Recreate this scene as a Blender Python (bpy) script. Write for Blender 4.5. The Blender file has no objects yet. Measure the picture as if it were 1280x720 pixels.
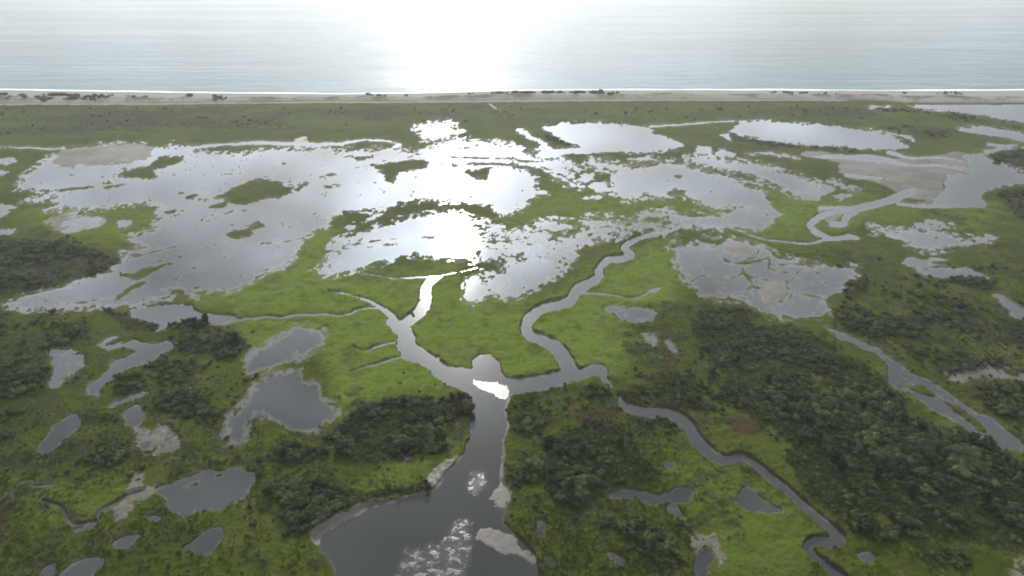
import bpy, bmesh, math, random
import numpy as np
R = math.radians
random.seed(7)
rng = np.random.default_rng(11)

# ------------------------------------------------------------------ camera, sky, sun, exposure
H = 120.0            # camera height above the water, metres
F = 865.0            # focal length in pixels of a 1280 px wide frame
PITCH = R(26.4)
SUN_EL, SUN_AZ = R(22.2), R(-4.8)        # azimuth measured from +Y towards +X
sc = bpy.context.scene
cam_d = bpy.data.cameras.new("camera")
cam = bpy.data.objects.new("camera", cam_d)
sc.collection.objects.link(cam)
cam.location = (0, 0, H)
cam.rotation_euler = (R(90) - PITCH, 0, 0)
cam_d.sensor_width = 36.0
cam_d.lens = F / 1280 * 36.0
cam_d.clip_start = 1.0
cam_d.clip_end = 120000.0
sc.camera = cam

world = bpy.data.worlds.new("World")
sc.world = world
world.use_nodes = True
wn, wl = world.node_tree.nodes, world.node_tree.links
wn.clear()
w_out = wn.new("ShaderNodeOutputWorld")
w_bg = wn.new("ShaderNodeBackground")
w_bg.inputs["Strength"].default_value = 0.10
sky = wn.new("ShaderNodeTexSky")
sky.sky_type = 'NISHITA'
sky.sun_disc = False
sky.sun_elevation = SUN_EL
sky.sun_rotation = SUN_AZ
sky.altitude = 100
sky.air_density = 1.0
sky.dust_density = 1.5
sky.ozone_density = 1.0
# a veil of thin grey cloud over the whole sky, brighter in the sun's forward glow
tc = wn.new("ShaderNodeTexCoord")
sund = (math.sin(SUN_AZ) * math.cos(SUN_EL), math.cos(SUN_AZ) * math.cos(SUN_EL), math.sin(SUN_EL))
dot = wn.new("ShaderNodeVectorMath"); dot.operation = 'DOT_PRODUCT'
dot.inputs[1].default_value = sund
wl.new(tc.outputs["Generated"], dot.inputs[0])
def wmath(op, a, b=None, c=None):
    n = wn.new("ShaderNodeMath"); n.operation = op
    for i, q in enumerate((a, b, c)):
        if q is None: continue
        if isinstance(q, (int, float)): n.inputs[i].default_value = q
        else: wl.new(q, n.inputs[i])
    return n.outputs[0]
dpos = wmath('MAXIMUM', dot.outputs["Value"], 0.0)
glow1 = wmath('POWER', dpos, 90.0)
glow2 = wmath('POWER', dpos, 14.0)
mp = wn.new("ShaderNodeMapping"); mp.inputs["Scale"].default_value = (2.2, 3.4, 7.0)
wl.new(tc.outputs["Generated"], mp.inputs["Vector"])
cn = wn.new("ShaderNodeTexNoise"); cn.inputs["Scale"].default_value = 1.9
cn.inputs["Detail"].default_value = 7.0; cn.inputs["Roughness"].default_value = 0.55
wl.new(mp.outputs[0], cn.inputs["Vector"])
cover = wmath('SMOOTH_MIN', wmath('MAXIMUM', wmath('MULTIPLY_ADD', cn.outputs["Fac"], 3.4, -1.2), 0.0), 1.0, 0.1)
sepw = wn.new("ShaderNodeSeparateXYZ"); wl.new(tc.outputs["Generated"], sepw.inputs[0])
zup = wmath('MAXIMUM', sepw.outputs["Z"], 0.0)
low = wmath('POWER', wmath('SUBTRACT', 1.0, zup), 4.0)
band = wmath('MULTIPLY', wmath('MULTIPLY', glow2, wmath('POWER', wmath('SUBTRACT', 1.0, zup), 5.0)), wmath('MULTIPLY', zup, zup))             # bright low band added sunward, shaped to whiten the pond reflections
lum = wmath('ADD', wmath('ADD', 11.2, wmath('MULTIPLY', glow2, 2.5)), wmath('ADD', wmath('MULTIPLY', glow1, 26.0), wmath('MULTIPLY', band, 1500.0)))
lum = wmath('MULTIPLY', lum, wmath('MULTIPLY_ADD', low, -0.14, 1.0))     # an overcast sky dims a little towards the horizon
lum = wmath('MULTIPLY', lum, wmath('MULTIPLY_ADD', cover, 0.80, 0.52))
veil = wn.new("ShaderNodeMix"); veil.data_type = 'RGBA'; veil.blend_type = 'MULTIPLY'
veil.inputs["Factor"].default_value = 1.0
veil.inputs["A"].default_value = (0.87, 0.97, 1.08, 1)
wl.new(lum, veil.inputs["B"])
mixc = wn.new("ShaderNodeMix"); mixc.data_type = 'RGBA'
wl.new(wmath('MULTIPLY_ADD', cover, 0.20, 0.78), mixc.inputs["Factor"])
wl.new(sky.outputs[0], mixc.inputs["A"]); wl.new(veil.outputs["Result"], mixc.inputs["B"])
wl.new(mixc.outputs["Result"], w_bg.inputs["Color"])
wl.new(w_bg.outputs[0], w_out.inputs[0])

sun_d = bpy.data.lights.new("sun", 'SUN')
sun_d.energy = 4.6
sun_d.angle = R(0.5)
sun_d.color = (1.0, 0.95, 0.86)
sun = bpy.data.objects.new("sun", sun_d)
sc.collection.objects.link(sun)
sun.rotation_euler = (R(90) - SUN_EL, 0, math.pi - SUN_AZ)   # checked below: -Z of the lamp points away from the sun
from mathutils import Vector
sun.rotation_euler = Vector((-sund[0], -sund[1], -sund[2])).to_track_quat('-Z', 'Y').to_euler()

sc.view_settings.view_transform = 'Standard'
sc.view_settings.look = 'None'
sc.view_settings.exposure = 0.22
sc.view_settings.gamma = 1.0
sc.view_settings.use_curve_mapping = False
sc.render.engine = 'CYCLES'
sc.cycles.max_bounces = 4
sc.cycles.diffuse_bounces = 2
sc.cycles.glossy_bounces = 2
sc.cycles.transmission_bounces = 2
sc.cycles.volume_bounces = 0
sc.cycles.transparent_max_bounces = 8
sc.cycles.sample_clamp_indirect = 4.0
sc.cycles.filter_width = 1.9

# ------------------------------------------------------------------ survey: photo measurements -> ground metres
def ground(u, v):
    """point of the ground plane (z = 0) seen at photo pixel u, v (1280 x 720)"""
    xc = (np.asarray(u, float) - 640) / F
    yc = -(np.asarray(v, float) - 360) / F
    t = H / (math.sin(PITCH) - yc * math.cos(PITCH))
    return xc * t, (math.cos(PITCH) + yc * math.sin(PITCH)) * t
def px_size(v):
    yc = -(np.asarray(v, float) - 360) / F
    return H / (math.sin(PITCH) - yc * math.cos(PITCH)) / F      # metres per photo pixel across, at row v

def vnoise(x, y, scale, seed):
    x = np.asarray(x) / scale + 1000.37; y = np.asarray(y) / scale + 1000.71
    xi = np.floor(x).astype(np.int64); yi = np.floor(y).astype(np.int64)
    fx = x - xi; fy = y - yi
    fx = fx * fx * (3 - 2 * fx); fy = fy * fy * (3 - 2 * fy)
    def h(a, b):
        n = (a * 374761393 + b * 668265263 + seed * 974634777) & 0xffffffff
        n = ((n ^ (n >> 13)) * 1274126177) & 0xffffffff
        n = n ^ (n >> 16)
        return (n & 0xffff) / 65535.0
    return ((h(xi, yi) * (1 - fx) + h(xi + 1, yi) * fx) * (1 - fy) + (h(xi, yi + 1) * (1 - fx) + h(xi + 1, yi + 1) * fx) * fy) * 2 - 1
def fbm(x, y, scale, seed, octaves=4, gain=0.55):
    s = 0; a = 1; tot = 0
    for k in range(octaves):
        s = s + a * vnoise(x, y, scale / 2 ** k, seed + 17 * k); tot += a; a *= gain
    return s / tot

TILE = dict(Z=(0, 0, 1), A=(0, 160, 4), B=(320, 160, 4), C=(640, 160, 4), D=(960, 160, 4), E=(0, 320, 4), F=(320, 320, 4),
            G=(640, 320, 4), H=(960, 320, 4), I=(0, 480, 3), J=(320, 480, 3), K=(640, 480, 3), L=(960, 480, 3), M=(640, 0, 2))
def pts(s):
    """'A 10 20 30 40 B 5 6' : survey points read off enlarged tiles of the photograph"""
    out = []; t = TILE['Z']; q = []
    for w in s.split():
        if w in TILE: t = TILE[w]; continue
        q.append(float(w))
        if len(q) == 2:
            out.append((t[0] + q[0] / t[2], t[1] + q[1] / t[2])); q = []
    return np.array(out)

# lattice of the terrain: fine where the photo looks, wide steps outside
us_in = np.arange(-40, 1320.1, 1.25)
u_out = np.array([12, 30, 60, 110, 200, 350, 600, 1200, 3000, 9000, 30000.0])
US = np.concatenate([(-40 - u_out)[::-1], us_in, 1320 + u_out])
VS = np.concatenate([np.arange(106, 136, 0.5), np.arange(136, 790, 1.25), [795, 803, 815, 830, 860, 900, 960, 1050, 1200, 1450]])
UU, VV = np.meshgrid(US, VS)
XX, YY = ground(UU, VV)
back_rows = np.array([0.0, -60, -200, -800, -3000, -12000])
nV0, nU = UU.shape
PXM = px_size(VV)

def seg_dist(px, py, a, b):
    ax, ay = a; bx, by = b
    dx, dy = bx - ax, by - ay
    t = np.clip(((px - ax) * dx + (py - ay) * dy) / (dx * dx + dy * dy + 1e-12), 0, 1)
    return np.hypot(px - ax - t * dx, py - ay - t * dy), t
def window(p, m):
    i0, i1 = np.searchsorted(VS, p[:, 1].min() - m), np.searchsorted(VS, p[:, 1].max() + m)
    j0, j1 = np.searchsorted(US, p[:, 0].min() - m), np.searchsorted(US, p[:, 0].max() + m)
    return slice(max(0, i0), min(nV0, i1 + 1)), slice(max(0, j0), min(nU, j1 + 1))
WU = 2.4 * fbm(XX, YY, 7.0, 81, 4) * 2.6; WV = 1.3 * fbm(XX, YY, 7.0, 97, 4) * 2.6
def poly_sd(p, m=13):
    """signed distance (photo pixels, positive inside) over the window round the outline"""
    w = window(p, m)
    px, py = UU[w] + WU[w], VV[w] + WV[w]
    d = np.full(px.shape, 1e9); ins = np.zeros(px.shape, bool)
    n = len(p)
    for k in range(n):
        a, b = p[k], p[(k + 1) % n]
        d = np.minimum(d, seg_dist(px, py, a, b)[0])
        if a[1] != b[1]:
            c = ((a[1] > py) != (b[1] > py)) & (px < (b[0] - a[0]) * (py - a[1]) / (b[1] - a[1]) + a[0])
            ins ^= c
    return w, np.where(ins, d, -d)
def smooth_line(p, n=5):
    """Catmull-Rom through survey points (columns: u, v, width)"""
    out = []
    q = np.vstack([2 * p[0] - p[1], p, 2 * p[-1] - p[-2]])
    for i in range(1, len(q) - 2):
        for k in range(n):
            t = k / n
            out.append(0.5 * (2 * q[i] + (q[i + 1] - q[i - 1]) * t + (2 * q[i - 1] - 5 * q[i] + 4 * q[i + 1] - q[i + 2]) * t * t
                              + (3 * q[i] - q[i - 1] - 3 * q[i + 1] + q[i + 2]) * t ** 3))
    out.append(p[-1])
    return np.array(out)
def smooth_loop(p, n=3):
    out = []; m_ = len(p)
    for i in range(m_):
        a, b_, c, d = p[i - 1], p[i], p[(i + 1) % m_], p[(i + 2) % m_]
        for k in range(n):
            t = k / n
            out.append(0.5 * (2 * b_ + (c - a) * t + (2 * a - 5 * b_ + 4 * c - d) * t * t + (3 * b_ - a - 3 * c + d) * t ** 3))
    return np.array(out)
def line_sd(p, m=13):
    w = window(p, m)
    px, py = UU[w] + 0.35 * WU[w], VV[w] + 0.35 * WV[w]
    s = np.full(px.shape, -1e9)
    for k in range(len(p) - 1):
        d, t = seg_dist(px, py, p[k, :2], p[k + 1, :2])
        s = np.maximum(s, (p[k, 2] * (1 - t) + p[k + 1, 2] * t) / 2 - d)
    return w, s

W = np.full(UU.shape, -99.0)        # > 0 : water
BODY = np.full(UU.shape, -1, int)   # which water body is nearest
BANK = np.full(UU.shape, 0.5)      # height of the marsh edge above the water
MUD = np.zeros(UU.shape); BRUSH = np.zeros(UU.shape); BROWN = np.zeros(UU.shape); PALE = np.zeros(UU.shape)
RIP = np.zeros(UU.shape); FRINGE = np.zeros(UU.shape)
BODIES = []                         # (name, label)
def body(name, label):
    BODIES.append((name, label)); return len(BODIES) - 1
N_FINE = fbm(XX, YY, 3.6, 3, 4, 0.75) * 4.2           # about unit deviation
N_MID = fbm(XX, YY * 0.8, 7.0, 5, 5, 0.8) * 4.6
N_SPOT = fbm(XX, YY * 0.7, 1.9, 15, 3, 0.8) * 3.8
N_BIG = fbm(XX, YY, 40.0, 9, 4)
def put(w, s, b, bank, rag=0.9, mott=0.0, cap=3.0, bias=0.0):
    f = s + rag * (N_FINE[w] * 1.0 + N_SPOT[w] * 0.6)
    if mott: f = np.minimum(s, cap) + mott * (0.75 * N_MID[w] + 0.55 * N_SPOT[w]) - bias + np.minimum(0, s) * 0.8
    up = f > W[w]
    W[w] = np.where(up, f, W[w]); BODY[w] = np.where(up, b, BODY[w]); BANK[w] = np.where(up & (f > -13), bank, BANK[w])
def water(b, s, bank=0.3, rag=0.9, mott=0.0, cap=3.0, bias=0.0, fringe=0.0, flecks=0.0):
    p = pts(s); w, d = poly_sd(smooth_loop(p) if len(p) < 45 else p); put(w, d, b, bank, rag * 1.5, mott, cap, bias)
    if fringe:      # broken skirt of tiny pans round the open water
        f = np.minimum(d + fringe, 0) * 1.2 + 2.2 * (0.7 * N_MID[w] + 0.7 * N_SPOT[w]) - 1.5
        up = (f > W[w]) & (d > -fringe * 2.2); W[w] = np.where(up, f, W[w]); BODY[w] = np.where(up, b, BODY[w]); BANK[w] = np.where(up & (f > -13), 0.08, BANK[w])
        FRINGE[w] = np.maximum(FRINGE[w], np.clip(1.1 - np.abs(d) / (fringe * 1.5), 0, 1))
    if flecks:      # little tussocks standing in the open water
        W[w] = np.minimum(W[w], np.where(d > 0, (flecks - 0.75 * N_MID[w] - 0.75 * N_SPOT[w]) * 2.0, 99))
def creek(b, s, width, bank=0.6, rag=0.35, n=5):
    """s: points 'u v' in tiles; width: one number or a list along the line"""
    p = pts(s)
    wd = np.full(len(p), width) if np.isscalar(width) else np.interp(np.linspace(0, 1, len(p)), np.linspace(0, 1, len(width)), width)
    w, d = line_sd(smooth_line(np.column_stack([p, wd]), n)); put(w, d, b, bank, rag)
def island(s, rag=1.0, mott=0.0):
    w, d = poly_sd(smooth_loop(pts(s))); W[w] = np.minimum(W[w], -(d + rag * 1.1 * N_FINE[w] + mott * N_MID[w]))
def ridge(s, width, rag=0.8):
    p = pts(s); w, d = line_sd(smooth_line(np.column_stack([p, np.full(len(p), width)]), 4))
    W[w] = np.minimum(W[w], -(d + rag * 0.9 * N_FINE[w] - 0.3))
def zone(arr, s, val=1.0, soft=3.0, rag=2.0):
    p = pts(s); w, d = poly_sd(smooth_loop(p) if len(p) < 30 else p, 14); f = np.clip((d + rag * 0.55 * N_MID[w]) / soft + 0.5, 0, 1) * val
    arr[w] = np.maximum(arr[w], f)

# ---------------------------------------------------------------- flooded pans and ponds
b = body("lagoon", "wide shallow lagoon with ragged green islands at the left of the marsh")
water(b, """A 330 110 250 150 215 180 170 215 110 250 130 268 80 300 180 305 240 308 285 330 290 355 200 350 110 370 240 360 300 375 235 410
 320 405 480 408 580 390 720 375 835 378 800 400 770 425 800 440 770 480 800 490 750 520 630 560 740 595 600 620 670 640 570 690
 E 560 70 430 115 330 160 130 200 20 240 130 265 270 270 360 260 500 250 590 245 700 240 790 210 850 215 870 190 820 165 910 155 920 195 950 210 985 200 975 165
 1080 175 1150 175 1230 140 1280 105 F 60 70 160 40 190 0 B 150 680 215 600 210 560 290 520 370 495 350 460 450 410 640 405 700 375 850 360 1000 368 1140 375
 1220 420 1280 430 C 60 390 110 340 160 330 120 300 110 240 60 215 0 195 0 165 100 190 250 260 310 305 350 290 250 205 340 210 290 165 180 160 60 130 40 100 0 85
 B 1180 70 960 68 830 110 790 135 700 105 600 112 430 118 330 108 100 112 0 125 A 1190 130 1060 130 970 115 930 88 850 98 770 105 720 88 560 88 430 95""", 0.2, 1.2, fringe=4, flecks=2.3)
for s in ["A 570 235 640 205 740 190 790 150 860 143 925 150 880 185 770 210 785 245 680 250 600 245", "A 510 275 570 262 560 280", "A 510 300 560 285 630 280 600 298 520 308",
          "A 280 310 400 295 480 295 430 310 300 322", "A 990 365 1080 350 1150 310 1220 270 1280 258 B 100 265 160 290 200 300 130 350 70 350 0 370 A 1190 385 1100 360",
          "A 930 335 990 332 960 352", "A 830 410 890 405 860 430", "A 1140 520 1200 505 1280 480 B 0 470 40 490 0 510 A 1250 540 1190 555 1140 545",
          "B 590 180 700 170 800 155 860 165 840 200 720 225 690 265 650 270 635 230 600 200", "B 430 140 590 140 540 160 470 150", "B 330 240 390 230 380 245",
          "B 320 292 420 290 380 303", "B 1050 215 1150 200 1170 215 1140 260 1070 240", "B 980 180 1060 185 1000 188", "A 900 325 920 322 910 332",
          "A 630 640 700 630 700 645 650 648", "A 1030 385 1120 375 1110 400 1060 405", "B 630 310 650 312 640 325", "B 120 180 160 170 140 188",
          "E 590 190 700 130 720 140 640 190 560 215", "E 650 90 740 50 820 35 870 38 800 70 720 110 670 120 600 100",
          "B 200 290 280 265 230 300 180 310", "B 1010 98 1070 98 1040 108"]:
    island(s)
for s, wd in [("B 950 140 1080 150 1180 152 1280 152", 2.2), ("B 1090 178 1200 182 1280 184", 4), ("C 0 184 120 210 230 262 290 300", 4.5), ("C 0 150 60 165 150 172", 3),
              ("A 1010 460 1040 438 1120 432 1180 412 1250 410", 1.6), ("A 700 640 800 610 880 592", 2), ("E 290 242 400 232 520 212 600 190 690 150", 1.8),
              ("E 90 205 200 178 330 150", 1.4), ("A 1080 240 1140 230 1210 228", 1.2), ("B 20 580 120 570 200 560", 1.6), ("C 150 195 250 235 320 280", 2),
              ("B 700 210 800 212 910 210", 1.2), ("A 600 600 740 595", 3)]:
    ridge(s, wd)
water(b, "E 590 240 640 190 720 150 800 130 830 160 790 210 700 240", 0.1, 1, 3.0, 2, 0.0)
island("A 330 102 430 92 560 84 720 82 775 104 750 135 690 168 560 182 400 188 270 186", 1.2)
b = body("pool", "flooded pool below the sun with a blinding white glint")
water(b, """B 430 555 560 520 700 470 850 435 1000 425 1090 450 1280 500 C 100 530 290 580 320 620 F 1600 0 1510 100 1340 180 1280 205 1250 190 1150 195 1080 225 1050 190 1060 140 1150 80
 B 1270 665 1100 655 950 655 870 640 800 625 690 650 F 700 5 600 40 470 75 370 95 280 85 350 40 B 380 610""", 0.12, 1.0, 3.0, 2.0, 0.2, fringe=5)
water(b, "B 560 530 700 480 850 445 1000 432 1080 470 1100 560 1060 645 950 648 860 630 780 615 690 640 560 680 430 700 B 430 620 600 570 520 560", 0.12, 0.8)
ridge("B 440 585 600 562 760 547 890 550", 2.2, 1.2)
ridge("B 500 600 620 590 700 585", 1.4, 1.2)
water(b, "G 0 40 130 20 240 60 220 100 60 180 0 205 F 1200 190 1180 110", 0.12, 1.0, 2.4, 4.0, 0, fringe=4)
b = body("pool", "blue pool with a ragged right shore right of the glint")
water(b, "C 380 172 500 180 560 185 730 175 850 190 950 215 1060 240 1150 280 1230 310 1280 370 1280 410 1130 400 1050 400 970 390 940 360 870 340 760 345 690 330 580 348 510 320 500 260 510 210 420 200", 0.15, 1.0, fringe=6, flecks=2.6)
water(b, "C 780 445 900 435 1060 440 1130 400 1280 400 D 60 430 C 1240 500 1120 500 980 500 860 490", 0.06, 1, 2.2, 3, 0.2, fringe=5)
for s in ["C 560 190 640 175 730 182 650 200", "C 770 325 820 305 880 320 830 345", "C 800 232 850 230 840 245"]: island(s, 1.2)
b = body("pool", "long blue pool with a lacy end beneath the oval lakes")
water(b, "C 880 150 960 140 1010 150 1080 175 1180 180 1280 195 D 60 215 150 250 250 285 240 310 150 330 100 310 60 290 0 262 C 1200 230 1130 205 1000 195 930 175", 0.15, 0.9, fringe=6, flecks=2.6)
water(b, "D 250 285 330 300 300 340 200 360 140 335", 0.1, 1, 2.4, 3, 0.0)
water(b, "D 290 260 330 255 400 285 480 300 470 310 400 300", 0.15)
water(b, "D 340 330 410 320 400 345 340 352", 0.1, 1, 2, 3, 0.0)
b = body("lake", "oval grey lake with a dark spit at its left beyond the marsh")
water(b, "Z 677 160 700 155 760 154 795 158 812 159 820 167 837 172 852 181 845 186 827 190 765 191 715 192 726 185 705 175", 0.5, 0.6)
creek(b, "Z 812 158 850 156 900 152 955 149.5", [2.5, 1.6, 1.2], 0.3, 0.2)
b = body("lake", "larger oval lake edged by a low sandy dike at the right")
water(b, "Z 912 162 935 152 960 151 1020 156 1090 162 1105 167 1125 175 1136 181 1132 186 1115 188 1070 186 1010 182 960 176 925 169", 0.5, 0.6)
b = body("lake", "grey pond touching the dunes at the far right edge")
water(b, "Z 1135 131.5 1200 130.5 1330 130 1330 158 1280 154 1240 147 1180 139", 0.4, 0.5)
b = body("pool", "thin bright pool hugging the outer bank of the right lake")
water(b, "Z 1103 165 1125 166 1145 173 1138 176 1124 170", 0.2, 0.4)
b = body("pool", "tiny bright crescent pool left of the larger lake")
water(b, "C 1050 32 1080 28 1095 58 1060 50", 0.2, 0.4)
b = body("pool", "white sliver of water near the dunes at the right")
water(b, "Z 1086 133 1112 133 1112 135 1090 135", 0.1, 0.2)
b = body("pool", "blazing white pool with ragged edges beyond the lagoon")
water(b, "B 780 0 850 -18 960 -35 1000 -20 960 0 1040 10 1030 22 960 45 870 60 830 58 830 30", 0.15, 1.2, fringe=2)
b = body("creek", "bright curving inlet feeding the left oval lake")
water(b, "C 20 5 70 15 120 55 180 75 210 105 350 98 350 115 290 130 200 148 110 140 150 118 75 110 150 85 80 50", 0.3, 0.5)
b = body("pool", "small ragged pool between the blue pool and the lakes")
water(b, "C 580 150 640 145 690 135 690 155 640 165 590 160", 0.1, 1, 1.8, 2, -0.3)
b = body("pool", "pale pools scattered below the larger lake")
water(b, "C 920 100 990 98 1000 128 930 128", 0.1, 1, 1.2, 2, -0.3)
water(b, "C 1020 120 1070 112 1110 130 1100 142 1030 140", 0.1, 0.8)
water(b, "C 1165 128 1280 126 1360 128 1440 150 1360 145 1280 135", 0.1, 0.5)
b = body("pool", "broken white pools on the left of the blue pool")
water(b, "C 340 240 390 230 420 250 370 272", 0.1, 1, 1.8, 2, -0.3)
water(b, "C 380 285 440 275 510 310 500 325 420 320", 0.1, 1, 1.8, 2, -0.3)
water(b, "C 350 345 430 335 440 358 370 365", 0.05, 1, 2.2, 2, 0.2)
b = body("pool", "speckled shallow pools in the middle of the marsh")
for s in ["C 370 510 540 500 550 530 400 560 290 580", "C 120 480 250 470 300 490 200 510", "C 700 500 800 480 820 500 740 525", "C 590 480 700 465 770 480 650 510 580 510", "C 660 435 780 425 780 440 660 445", "C 0 520 250 540 320 590 0 600", "C 360 460 520 458 510 480 380 490"]:
    water(b, s, 0.05, 1, 2.6, 2, 0.6, fringe=7)
b = body("pool", "cluster of grey pools divided by thin green seams at the right")
water(b, """C 800 600 880 580 940 552 1000 550 1150 570 1280 620 D 150 675 280 680 440 700 H 430 70 440 100 370 140 330 190 290 215 280 295 150 310 0 300 G 1220 265 1180 240 1150 215
 1060 210 960 190 900 130 850 90 820 0""", 0.15, 1.2, 1.9, 3.2, 0, fringe=5)
for s, wd in [("G 900 128 960 97 1100 105 1140 90 1160 50", 2), ("G 1040 0 1100 35 1200 30 1280 10 H 0 60", 3.6), ("G 1150 70 1200 150 1100 195 1060 195", 3), ("G 1180 100 1280 125 1250 160 1200 150", 2.4),
              ("H 0 60 130 100 90 145 130 180 280 212", 2.4), ("H 0 232 60 232 110 215 120 180", 2.4), ("H 0 40 60 45 130 40 230 35", 3.4), ("C 1050 600 1100 650 1150 670 1210 640 1230 610", 2),
              ("H 130 95 170 70 230 60", 1.8), ("C 1000 560 1090 600 1200 610", 3), ("H 30 130 90 150", 2)]:
    ridge(s, wd, 0.8)
island("H -20 142 40 128 100 168 88 218 -20 214", 1.0, 0.8); zone(MUD, "H -25 135 40 120 110 165 95 225 -25 220", 0.9, 3, 1.5)
island("C 1080 575 1150 590 1190 625 1130 640 1070 610", 1.2, 1.5); zone(MUD, "C 1060 565 1160 580 1210 630 1130 650 1050 615", 0.7, 4, 2)
island("C 900 560 980 552 1060 560 1040 585 960 580", 1.5, 2)
b = body("pool", "pointed grey pool with a speckled upper end right of the winding channel")
water(b, "D 510 480 570 500 700 515 860 520 960 550 1100 550 1110 565 1040 585 960 590 880 605 800 612 700 575 600 540 520 510", 0.15, fringe=4, flecks=2.0)
water(b, "D 730 480 800 460 920 475 910 505 740 500", 0.08, 1, 2.2, 2, 0.0)
ridge("D 960 565 1010 560 1030 570", 3)
b = body("pool", "twin pool with a dark hedge along its lower shore at the right")
water(b, "H 660 30 720 5 830 40 890 48 740 60 690 55", 0.15, 0.7)
water(b, "H 730 70 900 60 1010 65 1090 100 1100 122 980 115 870 115 780 95", 0.2, 0.5)
water(b, "D 780 660 900 650 890 665", 0.05, 1, 1.5, 2, 0)
b = body("pond", "slate pond cut by the right edge of the frame")
water(b, "H 1115 195 1150 195 1230 235 1280 260 1400 300 1400 350 1280 318 1240 300 1190 260", 0.3, 0.5)
b = body("pool", "narrow pools at the left edge beside the lagoon")
for s in ["A -100 155 60 158 50 176 -100 180", "A -100 200 20 212 0 226 -100 226", "A -100 405 20 392 70 385 40 425 -100 450", "A -100 508 75 508 30 528 -100 545"]: water(b, s, 0.1)
b = body("mud_pan", "pale half dry pan in the green spit left of the lagoon")
water(b, "A 280 500 330 520 450 505 530 460 470 440 350 430 230 455 310 470", 0.05, 1, 2.5, 2, 1.2)
zone(MUD, "A 260 500 330 528 450 512 540 460 480 432 350 425 220 455", 0.9, 6, 3)
b = body("pool", "small pools inside the green spit by the lagoon")
water(b, "A 590 470 650 460 660 480 600 500", 0.05, 1, 1.2, 2, -0.3)
water(b, "B 520 470 600 440 640 430 560 465", 0.05, 1, 1.6, 2, 0)
water(b, "B 440 495 500 488 490 505", 0.05, 0.8)
b = body("creek", "thin straight creek leaving the lagoon at the left edge")
creek(b, "A -120 96 100 99 220 102 330 106", [1.2, 2.2], 0.2)
b = body("creek", "pale winding creek along the upper edge of the lagoon")
creek(b, "A 940 98 1040 88 1180 80 1280 74 B 100 78 200 80 330 84 430 80", [3, 2.6, 4, 5, 4], 0.15)
creek(b, "B 430 75 520 63 620 62 690 72 720 86 690 92", [3, 2, 2.4, 4], 0.15)
b = body("pond", "leaf shaped pond pointing right below the lagoon")
water(b, "E 650 265 720 248 800 250 940 250 990 275 1100 295 1220 315 1150 340 1080 345 1000 320 920 325 850 340 800 370 785 375 790 345 720 320 660 310 648 285", 0.5, 0.5)
b = body("pond", "hooked pond with a green finger at the left")
water(b, "E 430 660 480 610 550 540 650 490 655 468 590 458 540 470 510 462 520 448 590 432 680 415 720 440 760 445 800 435 870 440 860 470 780 520 700 555 560 620 510 660 495 695 450 690", 0.35, 0.5)
water(b, "E 490 440 560 400 600 405 530 430 500 460", 0.1, 0.8, 1.2, 2, 0)
b = body("pond", "speckled drying pond beside a dark thicket at the left")
water(b, "E 240 470 330 460 410 490 430 540 380 580 350 640 300 660 250 650 270 560", 0.12, 0.9, 2.2, 2.5, 0)
b = body("pond", "ragged grey pond with mottled shores left of the river fork")
water(b, "E 1230 590 1240 520 F 0 480 80 435 150 390 200 350 290 360 345 400 330 440 270 470 240 500 130 545 60 560 0 590", 0.12, 1.3, 1.8, 4, 0, fringe=5)
b = body("pond", "big grey pond with a pale scalloped lower shore left of the river")
water(b, "F 0 640 100 590 190 570 220 590 220 630 310 640 325 700 J 245 60 300 100 290 130 230 170 170 175 100 150 50 120 0 110 I 930 140 915 195 890 212 840 205 860 165 845 155 880 110 960 20 E 1250 700 1280 640", 0.25, 1.2, fringe=5)
b = body("pond", "long slanting pond at the left edge")
water(b, "I 145 260 135 235 180 180 240 130 285 108 300 120 290 160 240 210 195 260", 0.4, 0.5)
b = body("pond", "small round pond under a narrow sliver pool at the left")
water(b, "I 465 155 465 105 500 80 535 85 540 130 515 158", 0.35, 0.5)
water(b, "I 415 90 420 70 470 50 540 25 550 30 480 72 430 90", 0.3, 0.5)
b = body("mud_pan", "mottled grey mud pan between small ponds at the lower left")
water(b, "I 520 170 620 165 640 220 600 265 530 240", 0.04, 1, 2.5, 2, 1.4)
zone(MUD, "I 510 160 620 150 680 230 650 280 570 270 520 240", 0.7, 14, 8)
b = body("pond", "broad dark pond with a pale silt fan at its left end")
water(b, "I 600 390 680 360 770 320 830 330 880 315 966 335 940 390 900 430 830 475 740 480 680 510 665 485 630 465 620 420 590 410", 0.4, 0.5)
ridge("I 700 385 740 372", 2.6); ridge("I 810 345 830 340", 2)
b = body("pond", "dark teardrop pond at the lower left")
water(b, "I 680 615 740 570 800 540 835 540 835 590 790 640 740 640 710 620", 0.45, 0.5)
b = body("pool", "dark slit pools along the bottom left edge")
for s in ["I 430 610 480 575 530 565 490 610", "I 220 720 290 670 395 655 360 710 330 760 200 760", "I 130 720 210 665 200 710 160 740", "I 550 495 600 495 600 520 560 515"]: water(b, s, 0.35, 0.5)
b = body("creek", "narrow dark creek twisting through the grass at the lower left")
creek(b, "I -60 480 0 462 40 430 50 395 80 370 120 365 125 385 200 378", [4, 3, 2.5, 2], 0.6)
creek(b, "I 185 400 150 440 230 462 260 520 300 530 370 515 370 490 400 465 440 450 480 420 540 400", [2, 2.4, 4, 5, 3], 0.6)
water(b, "I 280 560 300 540 360 515 380 520 340 550", 0.4)
b = body("pool", "grey pool with a dark cut bank among the lower thickets")
water(b, "K 370 425 380 400 500 405 560 415 590 395 660 385 685 410 640 450 580 440 540 465 460 440", 0.4, 0.6)
ridge("K 480 408 540 412 570 410", 2); water(b, "K 590 460 620 450 640 490 660 500 600 490", 0.1, 1, 1, 2, 0)
b = body("pond", "dark wedge pond beside the meandering creek")
water(b, "Z 923 628 933 608 950 618 978 637 973 642 950 642 935 640", 0.4, 0.5)
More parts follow.
